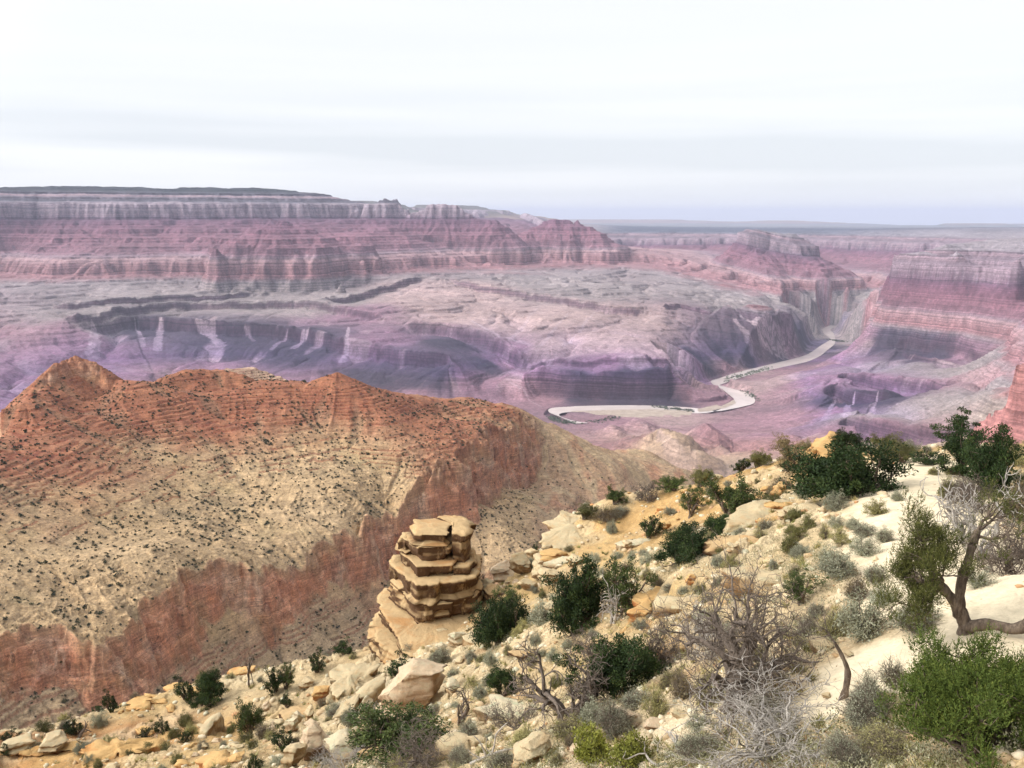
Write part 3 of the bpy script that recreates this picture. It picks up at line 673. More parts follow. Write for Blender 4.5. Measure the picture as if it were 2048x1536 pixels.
def ridge():
    az = np.linspace(-AZL, math.radians(22), 1420)
    r = np.concatenate([np.geomspace(240, 960, 70, endpoint=False), np.geomspace(960, 1350, 380, endpoint=False), np.geomspace(1350, 2420, 620, endpoint=False), np.geomspace(2420, 3300, 60)])
    R, AZ = np.meshgrid(r, az, indexing='ij'); X = R*np.sin(AZ); Y = R*np.cos(AZ); LR = np.log(R)
    ct = []
    for px, py, d in RC_:
        p = at(px, py, d*KM); a = polar(p); ct.append((a[0], a[1], p[2]))
    for k, (px, py, d) in enumerate(RC_[:25]):
        p = at(px, py, d*KM); a = polar(p)
        e = 0.12 if px < 860 and k < 12 else 0.15
        if 400 < px < 860: e = 0.45
        ct.append((a[0], math.log((d+e)*KM), p[2]-(90 if e < 0.4 else 260))); ct.append((a[0], math.log((d+0.75)*KM), p[2]-650))
    for pl, h, L in RS_[:1]:
        for k, (px, py, d, h) in enumerate(pl):
            p = at(px, py, d*KM); a = polar(p); ct.append((a[0], a[1], p[2]-h*0.5))
    for px in (-300, 0, 300, 600, 900, 1200, 1500, 1800):
        for d, z in ((0.86, -655), (0.7, -570), (0.45, -430), (0.24, -330)):
            ct.append(zpt(px, d*(1+0.0004*max(0, px-300)) if d > 0.5 else d, z))
    for px, d, z in ((1550,2.0,-980),(1800,1.8,-1050),(1550,1.2,-900),(1800,1.0,-800),(1550,3.0,-1350),(1800,3.0,-1300),(1450,2.6,-1100),(1400,1.5,-820)): ct.append(zpt(px, d, z))
    ct = np.array(ct)
    S = RBF(ct[:, :2], ct[:, 2], 0.001)(AZ, LR).astype(np.float64)
    S = apply_crests(S, X, Y, RCREST, lambda p: at(p[0], p[1], p[2]*KM))
    cl = np.zeros_like(S); wob = fbm(X/75, Y/75, 4, 105); wob2 = fbm(X/22, Y/22, 3, 106)
    for pl, h, L in RS_:
        P = [at(q[0], q[1], q[2]*KM) for q in pl]; HS = [q[3] if len(q) > 3 else h for q in pl]
        xs = [p[0] for p in P]; ys = [p[1] for p in P]; M = 3*L
        m = (X > min(xs)-M) & (X < max(xs)+M) & (Y > min(ys)-M) & (Y < max(ys)+M)
        x = X[m]; y = Y[m]; best = np.full(x.shape, 1e9); side = np.zeros(x.shape); u = np.zeros(x.shape); hv = np.zeros(x.shape)
        n = len(P)-1
        for k in range(n):
            d, t, s = seg_dist(x, y, P[k], P[k+1])
            b = d < best; best[b] = d[b]; side[b] = s[b]; u[b] = (k+t[b])/n; hv[b] = HS[k]+(HS[k+1]-HS[k])*t[b]
        sd = np.sign(side)*best+wob[m]*20+wob2[m]*6.5+(np.abs(pn(x/34, y/34, 107))-0.3)*16+(np.abs(pn(x/13, y/13, 108))-0.3)*7
        tp = sst(0.0, 0.06, u)*sst(1.0, 0.9, u)
        w = 6+hv*0.12
        tt = np.clip(sd/w, -1, 1); tt = tt+0.17*np.sin(tt*np.pi*2.5+wob[m]*3)*(1-tt*tt)
        S[m] += tp*hv*0.5*tt*np.exp(-np.abs(sd)/(0.6*L))
        cl[m] = np.maximum(cl[m], tp*np.clip(1.25-np.abs(sd+2)/w, 0, 1))
    S += (ridged(X/240, Y/240, 3, 111)-0.2)*6*(1-cl)
    Sm = blur(S, 3)
    L1, sl = lic(fbm(X/38, Y/38, 3, 121), Sm, X, Y, R, AZ, 8, 9.0)
    ss = np.clip(sl/0.4, 0, 1.2)
    S += (0.7-np.abs(L1))*(3.6-1.9*sst(-30, 20, S-np.interp(1024+np.tan(AZ)*FPX*0.98, [-200,0,300,600,850,1050], [-400,-405,-425,-435,-475,-490])))*ss*(1-cl)
    pxl = 1024+np.tan(AZ)*FPX*0.98
    wv = fbm(X/160, Y/160, 3, 131)
    # Supai ledges (uneven thickness), and thin beds below the cliff
    LB0 = [(-250,960,1.45),(0,960,1.5),(150,960,1.52),(300,905,1.69),(450,905,1.72),(600,905,1.73),(750,885,1.82),(850,880,1.97),(950,862,2.07),(1050,852,2.15)]
    lim0 = np.interp(pxl, [q[0] for q in LB0], [at(q[0], q[1], q[2]*KM)[2] for q in LB0])
    lim0 = lim0+22*sst(450, 600, pxl)
    LW0 = [(-250,1385,1.05),(0,1388,1.055),(205,1362,1.065),(330,1322,1.135),(480,1235,1.31),(600,1188,1.335),(760,1165,1.48),(985,1100,1.88),(1060,1055,2.06)]
    low0 = np.interp(pxl, [q[0] for q in LW0], [at(q[0], q[1], q[2]*KM)[2] for q in LW0])
    red = sst(-40, 30, S-lim0+wv*12)
    # distance below the crest decides where the red beds start
    bed = 5.5
    q = (S+wv*2+fbm(X/30, Y/30, 3, 133)*0.9)/bed; fl = np.floor(q); fr = q-fl
    hh = np.abs(np.sin(fl*12.9898)*43758.5453) % 1
    brk = sst(-0.2, 0.25, fbm(X/60, Y/60, 3, 137)+0.15)
    amt = (0.3+0.7*red)*(hh > 0.45)*brk
    brk = brk*sst(-0.25, 0.15, fbm(X/22, Y/22, 3, 139)); low = sst(0, -18, S-low0)
    amt = np.maximum(amt*(1-cl)*np.where(low > 0.5, 0, 1)*np.where(red > 0.05, 1, 0.1), low*(hh > 0.55)*0.8)
    st_ = (np.clip((fr-0.45)*5+0.5, 0, 1)-fr)*bed*amt*0.5
    H = S+st_*np.clip(ss*2, 0, 1)
    H += fbm(X/14, Y/14, 3, 141)*0.9+fbm(X/5, Y/5, 2, 143)*0.25
    # colours
    RED = np.array([0.40,0.20,0.125]); RED2 = np.array([0.30,0.125,0.085]); TANC = np.array([0.485,0.37,0.235]); GREY = np.array([0.46,0.385,0.285]); PALE = np.array([0.53,0.425,0.285]); CLF = np.array([0.70,0.43,0.32]); CLD = np.array([0.50,0.28,0.215]); WHT = np.array([0.58,0.45,0.38]); OLV=np.array([0.42,0.37,0.22])
    crest_py = np.interp(pxl, [-200,0,150,400,680,850,950,1060], [835,808,735,745,757,817,800,840])
    # elevation angle -> photo-independent level: the red beds thin toward the nose
    LB = [(-250,950,1.47),(0,945,1.53),(150,935,1.58),(300,880,1.73),(450,875,1.77),(600,880,1.77),(750,865,1.85),(850,850,2.02),(950,850,2.1),(1050,850,2.15)]
    lim = np.interp(pxl, [q[0] for q in LB], [at(q[0], q[1], q[2]*KM)[2] for q in LB])
    lim = lim+22*sst(450, 600, pxl)
    LW = [(-250,1385,1.05),(0,1388,1.055),(205,1362,1.065),(330,1322,1.135),(480,1235,1.31),(600,1188,1.335),(760,1165,1.48),(985,1100,1.88),(1060,1055,2.06)]
    limlow = np.interp(pxl, [q[0] for q in LW], [at(q[0], q[1], q[2]*KM)[2] for q in LW])
    rm = sst(-45, 32, H-lim+wv*18+(fbm(X/45, Y/45, 4, 151))*16)[..., None]
    a = (fbm(X/55, Y/55, 4, 153)*0.5+0.5).clip(0, 1)[..., None]
    b2 = (fbm(X/130, Y/130, 3, 157)*0.5+0.5).clip(0, 1)[..., None]
    slope_c = TANC*(1-b2)+(PALE*0.55+GREY*0.45)*b2
    ol = sst(0.15, 0.6, fbm(X/180, Y/180, 3, 159))[..., None]*0.5
    slope_c = slope_c*(1-ol)+OLV*ol
    red_c = RED*(1-a)+RED2*a
    col = slope_c*(1-rm)+red_c*rm
    lowm = sst(4, -14, H-limlow)[..., None]
    col = col*(1-lowm)+(GREY*(1-a*0.4)+TANC*a*0.4)*lowm*0.92
    gr = sst(1045, 1090, pxl)[..., None]
    col = col*(1-gr*0.7)+(GREY*0.9)*gr*0.7
    ap = (gr[..., 0]*np.clip(0.5+0.55*L1+0.8*fbm(X/90, Y/90, 4, 181), 0, 1))[..., None]*0.5; col = col*(1-ap)+np.array([0.42,0.265,0.19])*ap
    ap2 = (gr[..., 0]*sst(0.2, 0.6, fbm(X/60, Y/200, 3, 183)))[..., None]*0.5; col = col*(1-ap2)+np.array([0.40,0.19,0.135])*ap2
    wh = (sst(2140, 2200, R)*sst(430, 470, pxl)*sst(620, 590, pxl))[..., None]
    col = col*(1-wh)+(WHT*(0.75+0.35*a))*wh
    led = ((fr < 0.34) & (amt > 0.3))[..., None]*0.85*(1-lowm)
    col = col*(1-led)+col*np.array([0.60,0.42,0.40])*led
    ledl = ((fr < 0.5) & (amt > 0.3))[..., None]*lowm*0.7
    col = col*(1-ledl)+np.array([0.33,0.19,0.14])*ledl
    stn = np.clip(fbm(AZ*90+wob2*0.5, H/45, 4, 161)*0.8+0.35+0.5*pn(AZ*14, H/11+wob*2, 162), 0, 1)[..., None]
    orn = sst(0.15, 0.6, fbm(AZ*26, H/120, 4, 163))[..., None]
    cc = CLF*(1-stn)+CLD*stn; cc = cc*(1-orn*0.6)+np.array([0.52,0.19,0.085])*orn*0.6
    tanq = sst(-0.1, 0.45, fbm(AZ*22, H/42, 4, 167))[..., None]*0.75
    cc = cc*(1-tanq)+np.array([0.50,0.32,0.20])*tanq
    steepm = np.clip(0.5*sst(1.0, 1.8, sl)*(1-rm[..., 0])*0.6+cl*0.9, 0, 1)[..., None]
    col = col*(1-steepm)+cc*steepm
    # brushy drainage floor
    brush = np.clip((L1-0.9), 0, 1)[..., None]*0.3*(1-steepm)
    col = col*(1-brush)+np.array([0.26,0.24,0.18])*brush
    col = col*np.array([0.83,0.725,0.60])
    b = NB('ridge_rock')
    rk = b.attr('rock').outputs['Color']; cf = b.attr('cliff').outputs['Fac']
    tc = b.n('ShaderNodeTexCoord').outputs['Object']
    # cliff faces: jointed blocks, hanging stains and bedding
    vs = b.noise(0.28, 8, 0.78, stretch=(1, 1, 0.25), dist=0.3)
    vo = b.n('ShaderNodeTexVoronoi'); vo.feature = 'DISTANCE_TO_EDGE'; vo.inputs['Scale'].default_value = 0.085
    mpv = b.n('ShaderNodeMapping'); mpv.inputs['Scale'].default_value = (1, 1, 0.30)
    dn_ = b.n('ShaderNodeTexNoise'); dn_.inputs['Scale'].default_value = 0.12; dn_.inputs['Detail'].default_value = 4; b.l(tc, dn_.inputs['Vector'])
    dv_ = b.n('ShaderNodeVectorMath'); dv_.operation = 'SCALE'; dv_.inputs['Scale'].default_value = 16.0; b.l(dn_.outputs['Color'], dv_.inputs[0])
    da_ = b.n('ShaderNodeVectorMath'); b.l(tc, da_.inputs[0]); b.l(dv_.outputs[0], da_.inputs[1]); b.l(da_.outputs[0], mpv.inputs['Vector']); b.l(mpv.outputs[0], vo.inputs['Vector'])
    bd = b.noise(0.12, 6, 0.7, stretch=(0.10, 0.10, 1.9), dist=0.8)
    big = b.noise(0.022, 4, 0.6, stretch=(1, 1, 0.5))
    cc = b.mix(b.rng(vs, 0.42, 0.60, 0, 0.75), rk, b.scale(rk, 0.45))
    cc = b.mix(b.rng(bd, 0.52, 0.64, 0, 0.6), cc, b.scale(rk, 1.45))
    cc = b.mix(b.rng(big, 0.50, 0.60, 0, 0.6), cc, (0.56, 0.25, 0.14))
    cc = b.mix(b.rng(big, 0.46, 0.36, 0, 0.55), cc, (0.60, 0.44, 0.31))
    cc = b.mix(b.math('MULTIPLY', b.rng(vo.outputs['Distance'], 0.0, 0.05, 0.7, 0), b.rng(b.noise(0.05, 3, 0.6), 0.5, 0.6, 0, 1)), cc, (0.075, 0.04, 0.032))
    bl2 = b.noise(0.5, 4, 0.8, stretch=(0.12, 0.12, 1.6), dist=1.2)
    cc = b.mix(b.rng(bl2, 0.60, 0.68, 0, 0.6), cc, (0.12, 0.065, 0.05))
    rk = b.mix(cf, rk, cc)
    c = b.scale(rk, b.math('MULTIPLY', b.rng(b.noise(0.09, 7, 0.72), 0.28, 0.72, 0.66, 1.34), b.rng(b.noise(0.42, 5, 0.8), 0.32, 0.68, 0.62, 1.38)))
    hb = b.noise(0.10, 6, 0.75, stretch=(0.16, 0.16, 3.2), dist=0.7)
    c = b.scale(c, b.rng(hb, 0.34, 0.66, 0.66, 1.34))
    sp_ = b.rng(b.noise(0.55, 4, 0.7), 0.56, 0.68, 0, 0.6)
    c = b.mix(sp_, c, (0.17, 0.15, 0.09))
    rb = b.rng(b.noise(0.35, 5, 0.7), 0.60, 0.70, 0, 0.45)
    c = b.mix(rb, c, b.scale(c, 1.5))
    b.col(c); b.bump(b.noise(0.25, 7, 0.7), 0.7, 2.2)
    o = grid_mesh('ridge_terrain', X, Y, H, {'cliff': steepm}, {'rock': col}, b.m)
    tag(o, kind='structure')
    return X, Y, H, AZ, LR, az, np.log(r), steepm[..., 0], rm[..., 0], L1
RG = ridge()
# ================================================================== FOREGROUND SPUR
FG = [  # px, py, horizontal distance (m)
 (2040,1530,13),(1700,1500,15.5),(1400,1500,18.5),(1000,1530,24.5),(700,1530,34),(400,1530,49),(0,1530,64),(2300,1500,13),(-300,1530,66),
 (1950,1290,18.6),(2040,1150,23.5),(2200,1150,22),(1850,1080,31),(1880,1000,42),(1820,940,56),(1700,1000,46),(1600,1020,49),(1500,1065,47.5),(1700,1250,24),(1500,1430,19.5),
 (1300,1300,32),(1300,1160,44),(1200,1270,40),(1100,1400,33),(1150,1195,56),(1000,1300,50),(900,1350,52),(800,1450,43),(700,1400,58),(550,1450,60.5),(400,1450,66),(200,1480,70),
 (860,1290,65),(940,1270,65),(780,1340,64),(720,1350,66),
 (0,1490,77),(-300,1540,76),(130,1455,79),(270,1415,82),(420,1390,82),(520,1365,81),(640,1330,79),(730,1300,74),
 (1000,1165,76),(1060,1125,82),(1100,1075,86),(1130,1040,89),(1200,1012,89),(1330,990,88),(1440,962,86),(1530,930,84),(1600,905,83),(1650,880,83),(1720,905,76),(1790,915,72),(1850,925,66),(1950,950,58),(2048,930,66),(2200,920,66),
 (1400,1000,78),(1480,980,77),(1250,1060,78),(1360,1100,66),(1420,1050,65),(1300,1110,64),(1560,960,74),(1180,1110,72),(1080,1180,68),
 (1780,905,80),(1900,910,78),(2048,905,78),
]
FGB = []
for px, py, d in FG:
    p = at(px, py, d); a = polar(p); FGB.append((a[0], a[1], p[2]))
CREST_FG = [(-300,1540,76),(0,1490,77),(130,1455,79),(270,1415,82),(420,1390,82),(520,1365,81),(640,1330,79),(730,1300,74),(870,1240,76),(1000,1165,78),(1060,1125,84),(1130,1040,91),(1200,1012,91),(1330,990,90),(1440,962,88),(1530,930,86),(1650,880,85),(1780,905,82),(1900,910,80),(2048,905,80),(2250,905,80)]
for px, py, d in CREST_FG:
    p = at(px, py, d); a = polar(p)
    for q, dz in ((1.06, -7), (1.2, -26), (1.6, -75), (2.2, -130)):
        FGB.append((a[0], math.log(d*q), p[2]-dz*-1.0))
for px in (-300, 300, 900, 1500, 2100):
    p = at(px, 1300, 8.0); FGB.append((math.atan2(p[0], p[1]), math.log(8.0), -7.5+0.9*min(0, (px-1700)/300.0)))
for a_ in (42, 50):
    for d_, z_ in ((9, -9.0), (14, -9.6), (22, -10.6), (40, -15.0), (66, -21.0), (84, -26.0), (110, -60.0), (200, -160.0)):
        FGB.append((math.radians(a_), math.log(d_), z_))
for a_ in (-42, -50):
    for d_, z_ in ((9, -10.0), (14, -13.0), (24, -19.0), (40, -30.0), (64, -45.0), (80, -58.0), (110, -95.0), (200, -190.0)):
        FGB.append((math.radians(a_), math.log(d_), z_))
_fb = np.array(FGB)
FRBF = RBF(_fb[:, :2], _fb[:, 2], 0.002)
PATH_PX = [(2048,1235,20.5),(1990,1190,22.5),(1900,1120,28),(1860,1060,34),(1850,1000,42),(1835,960,51),(1810,935,60),(1800,925,66)]
PATH2_PX = [(1990,1240,20),(1850,1330,18),(1740,1350,19),(1700,1390,18)]
PATHW = [at(*p) for p in PATH_PX]; PATHW2 = [at(*p) for p in PATH2_PX]
def fg_height(X, Y):
    R = np.sqrt(X*X+Y*Y); AZ = np.arctan2(X, Y)
    S = np.minimum(FRBF(AZ, np.log(np.maximum(R, 7.5))).astype(np.float64), -7.0)
    dp = np.full(X.shape, 1e9)
    for P in (PATHW, PATHW2):
        for a, b in zip(P[:-1], P[1:]):
            d, t, _ = seg_dist(X, Y, a, b); dp = np.minimum(dp, d*(1.0 if P is PATHW else 1.7))
    w = 1.5+R*0.036
    path = sst(1.35, 0.75, dp/w+fbm(X/1.7, Y/1.7, 3, 205)*0.25)
    rough = 1-0.85*path
    S += fbm(X/7.0, Y/7.0, 4, 201)*0.50*rough+ridged(X/2.3, Y/2.3, 3, 203)*0.12*rough
    # broken bedding on the slope
    q = (S+fbm(X/4, Y/4, 3, 207)*0.6)/0.75; fr = q-np.floor(q)
    brk = sst(0.0, 0.35, fbm(X/6, Y/6, 3, 209))*rough*sst(24, 34, R)
    S += (np.clip((fr-0.5)*4+0.5, 0, 1)-fr)*0.75*0.7*brk
    # broken blocky rock showing through
    bl = sst(-0.05, 0.35, fbm(X/7.5, Y/7.5, 3, 231)+0.12*sst(1, -6, X))*rough
    for sc_, am, sd_ in ((1.7, 0.42, 1), (0.6, 0.15, 2)):
        f1, f2, rv = cells(X/sc_+fbm(X/2, Y/2, 2, 233)*0.4, Y/sc_*1.35, sd_)
        S += bl*am*((rv-0.4)*sst(0.0, 0.16, f2-f1)-0.45*sst(0.12, 0.0, f2-f1))*sst(10, 24, R)
    S += fbm(X/0.6, Y/0.6, 3, 211)*0.05*rough+fbm(X/0.22, Y/0.22, 2, 213)*0.02*rough
    return S, path, bl
def fg_z(x, y):
    return float(fg_height(np.array([[x]], float), np.array([[y]], float))[0][0, 0])
_tr = np.geomspace(9, 105, 700)
def hit(px, py):
    """where the sight line of a pixel meets the spur: position and slant distance"""
    x, y, z = ray(px, py); h = math.hypot(x, y)
    X = x/h*_tr; Y = y/h*_tr; Z = z/h*_tr
    S = fg_height(X[None], Y[None])[0][0]
    k = np.nonzero(Z <= S)[0]
    i = k[0] if len(k) else int(np.argmin(Z-S))
    r = _tr[i]
    return Vector((X[i], Y[i], S[i])), math.hypot(r, S[i])
def foreground():
    az = np.linspace(-AZL, AZL, 1380)
    r = np.concatenate([np.geomspace(8.0, 30, 330, endpoint=False), np.geomspace(30, 100, 480, endpoint=False), np.geomspace(100, 260, 60)])
    R, AZ = np.meshgrid(r, az, indexing='ij'); X = R*np.sin(AZ); Y = R*np.cos(AZ)
    S, path, brk = fg_height(X, Y)
    LR = np.log(R)
    CREAM = (0.53,0.40,0.225); PALE = (0.57,0.46,0.30); ORG = (0.50,0.31,0.125); OCH = (0.49,0.335,0.15); TN = (0.45,0.325,0.18); RUST = (0.38,0.165,0.06)
    cp = [(1700,1450,16,CREAM),(1400,1480,19,PALE),(1000,1500,25,CREAM),(700,1500,35,TN),(400,1500,52,OCH),(100,1520,67,RUST),(250,1530,66,RUST),(480,1525,60,ORG),(0,1530,66,RUST),(150,1535,64,ORG),(1850,1050,34,PALE),(1750,1050,36,CREAM),(1650,1050,42,CREAM),(1500,1130,40,CREAM),
     (1300,1200,40,CREAM),(1300,1210,38,OCH),(1200,1150,60,OCH),(1250,1050,78,ORG),(1350,1010,80,ORG),(1450,980,80,ORG),(1550,920,82,ORG),(1620,890,82,ORG),(1500,1000,74,ORG),(1570,960,74,ORG),(1650,960,60,CREAM),(1180,1020,86,CREAM),(1120,1100,80,OCH),(1050,1170,72,OCH),
     (950,1300,55,CREAM),(850,1400,50,CREAM),(750,1420,55,PALE),(600,1400,66,CREAM),(520,1450,60,OCH),(450,1420,72,CREAM),(300,1440,76,OCH),(200,1430,80,CREAM),(50,1490,76,CREAM),(2000,1000,45,CREAM),(2000,1400,15,CREAM),(1800,1450,15,OCH)]
    pp = [polar(at(a, b, c)) for a, b, c, _ in cp]
    col = idw(pp, [c for *_, c in cp], AZ+fbm(X/5, Y/5, 3, 221)*0.03, LR+fbm(X/5, Y/5, 3, 222)*0.06, 3.0)
    n1 = (fbm(X/2.2, Y/2.2, 4, 223)*0.5+0.5).clip(0, 1)[..., None]
    col = col*(0.80+0.36*n1)
    rk = brk[..., None]*(1-path[..., None])*0.55; col = col*(1-rk)+(np.array([0.60,0.48,0.30])*(0.75+0.4*n1))*rk
    rp = sst(0.25, 0.7, fbm(X/3.5, Y/3.5, 4, 225))[..., None]*0.55*(1-path[..., None])
    col = col*(1-rp)+np.array([0.40,0.22,0.095])*rp
    col = col*(1-path[..., None])+np.array([0.70,0.585,0.40])*path[..., None]*(0.92+0.12*n1)
    b = NB('spur_ground')
    c = b.attr('rock').outputs['Color']
    c = b.scale(c, b.rng(b.noise(1.3, 6, 0.7), 0.3, 0.7, 0.78, 1.2))
    peb = b.n('ShaderNodeTexVoronoi'); peb.inputs['Scale'].default_value = 9.0
    b.l(b.n('ShaderNodeTexCoord').outputs['Object'], peb.inputs['Vector'])
    pf = b.rng(peb.outputs['Distance'], 0.05, 0.55, 1.12, 0.78)
    pt = b.attr('path').outputs['Fac']
    c2 = b.scale(c, pf)
    c = b.mix(b.rng(pt, 0, 1, 0.9, 0.25), c, c2)
    dk = b.rng(b.noise(3.2, 6, 0.78), 0.54, 0.68, 0, 0.7)
    c = b.mix(b.math('MULTIPLY', dk, b.rng(pt, 0, 1, 1, 0.25)), c, (0.27, 0.19, 0.10))
    b.col(c)
    b.bump(b.math('ADD', b.noise(7, 7, 0.7), b.math('MULTIPLY', peb.outputs['Distance'], -0.5)), 0.7, 0.06)
    o = grid_mesh('spur_ground', X, Y, S, {'path': path}, {'rock': col}, b.m)
    tag(o, kind='structure')
    return path
foreground()
# ================================================================== mesh helpers for single things
def mesh_obj(name, V, F, mat, parent=None, smooth=False, fattr=None, loc=None):
    """V (n,3); F list of (k,3) / (k,4) index arrays; fattr: per-face float attribute 'tint'"""
    me = bpy.data.meshes.new(name)
    V = np.asarray(V, np.float32)
    me.vertices.add(len(V)); me.vertices.foreach_set('co', V.ravel())
    F = [np.asarray(f, np.int32) for f in F if len(f)]
    tot = sum(f.size for f in F); nf = sum(len(f) for f in F)
    me.loops.add(tot); me.loops.foreach_set('vertex_index', np.concatenate([f.ravel() for f in F]))
    me.polygons.add(nf)
    st = []; k = 0
    for f in F:
        st.append(k+np.arange(len(f))*f.shape[1]); k += f.size
    me.polygons.foreach_set('loop_start', np.concatenate(st).astype(np.int32))
    if smooth: me.polygons.foreach_set('use_smooth', np.ones(nf, bool))
    if fattr is not None:
        a = me.attributes.new('tint', 'FLOAT', 'FACE'); a.data.foreach_set('value', np.asarray(fattr, np.float32))
    me.update(calc_edges=True); me.validate()
    if mat: me.materials.append(mat)
    o = bpy.data.objects.new(name, me); C.objects.link(o)
    if parent: o.parent = parent
    if loc is not None: o.location = loc
    return o
def empty(name, loc, rz=0.0):
    o = bpy.data.objects.new(name, None); o.empty_display_size = 0.3; C.objects.link(o)
    o.location = loc; o.rotation_euler = (0, 0, rz); return o
def pn3(x, y, z, seed=0):
    return (pn(x+0.71*z, y-0.53*z, seed)+pn(y+0.37*z+5.1, z*1.1-0.29*x, seed+7)+pn(z*0.9+0.61*x-3.3, x*0.8+0.43*y, seed+13))*0.62
def fbm3(x, y, z, o=3, seed=0, g=0.5):
    s = 0; a = 1; t = 0
    for i in range(o):
        k = 2.07**i; s = s+a*pn3(x*k, y*k, z*k, seed+5*i); t += a; a *= g
    return s/t
def mat_rock(name, base, dark, org, lich=0.0, scale=1.0, bed=2.2, varn=0.40):
    b = NB(name)
    tc = b.n('ShaderNodeTexCoord').outputs['Object']
    n1 = b.noise(0.55*scale, 5, 0.65); c = b.mix(b.rng(n1, 0.35, 0.65, 0, 1), base, [x*0.74 for x in base])
    bd = b.noise(bed*scale, 5, 0.7, stretch=(0.12, 0.12, 1.6), dist=0.6)
    c = b.mix(b.rng(bd, 0.50, 0.66, 0, 0.65), c, org)
    st = b.noise(0.75*scale, 7, 0.72, stretch=(1, 1, 0.45), dist=0.5)
    g = b.n('ShaderNodeNewGeometry'); sp = b.n('ShaderNodeSeparateXYZ'); b.l(g.outputs['Normal'], sp.inputs[0])
    # desert varnish runs down the upright faces
    vf = b.math('MULTIPLY', b.rng(st, varn, varn+0.16, 0, 0.93), b.rng(sp.outputs['Z'], 0.1, 0.55, 1, 0))
    c = b.mix(vf, c, dark)
    cr = b.noise(5*scale, 6, 0.75)
    c = b.mix(b.rng(cr, 0.58, 0.70, 0, 0.6), c, [x*0.45 for x in base])
    if lich > 0:
        lf = b.math('MULTIPLY', b.rng(b.noise(3.1*scale, 5, 0.7), 0.5, 0.62, 0, lich), b.rng(sp.outputs['Z'], 0.0, 0.6, 0.2, 1))
        c = b.mix(lf, c, (0.40, 0.42, 0.27))
    b.col(c)
    b.bump(b.math('ADD', b.noise(2.5*scale, 8, 0.72), b.math('MULTIPLY', bd, 0.8)), 0.9, 0.14/scale)
    return b.m
M_TOWER = mat_rock('tower_stone', (0.52,0.36,0.185), (0.065,0.030,0.015), (0.40,0.185,0.06), varn=0.29)
M_CREAM = mat_rock('cream_stone', (0.54,0.42,0.25), (0.22,0.125,0.055), (0.47,0.28,0.115), 0.3, varn=0.36)
M_ORANGE = mat_rock('orange_stone', (0.57,0.36,0.15), (0.32,0.12,0.04), (0.50,0.20,0.055))
M_LICHEN = mat_rock('lichen_stone', (0.56,0.47,0.31), (0.20,0.12,0.06), (0.50,0.26,0.09), 0.8)
M_PINK = mat_rock('pink_stone', (0.56,0.42,0.275), (0.26,0.16,0.09), (0.50,0.30,0.15), 0.3, varn=0.38)
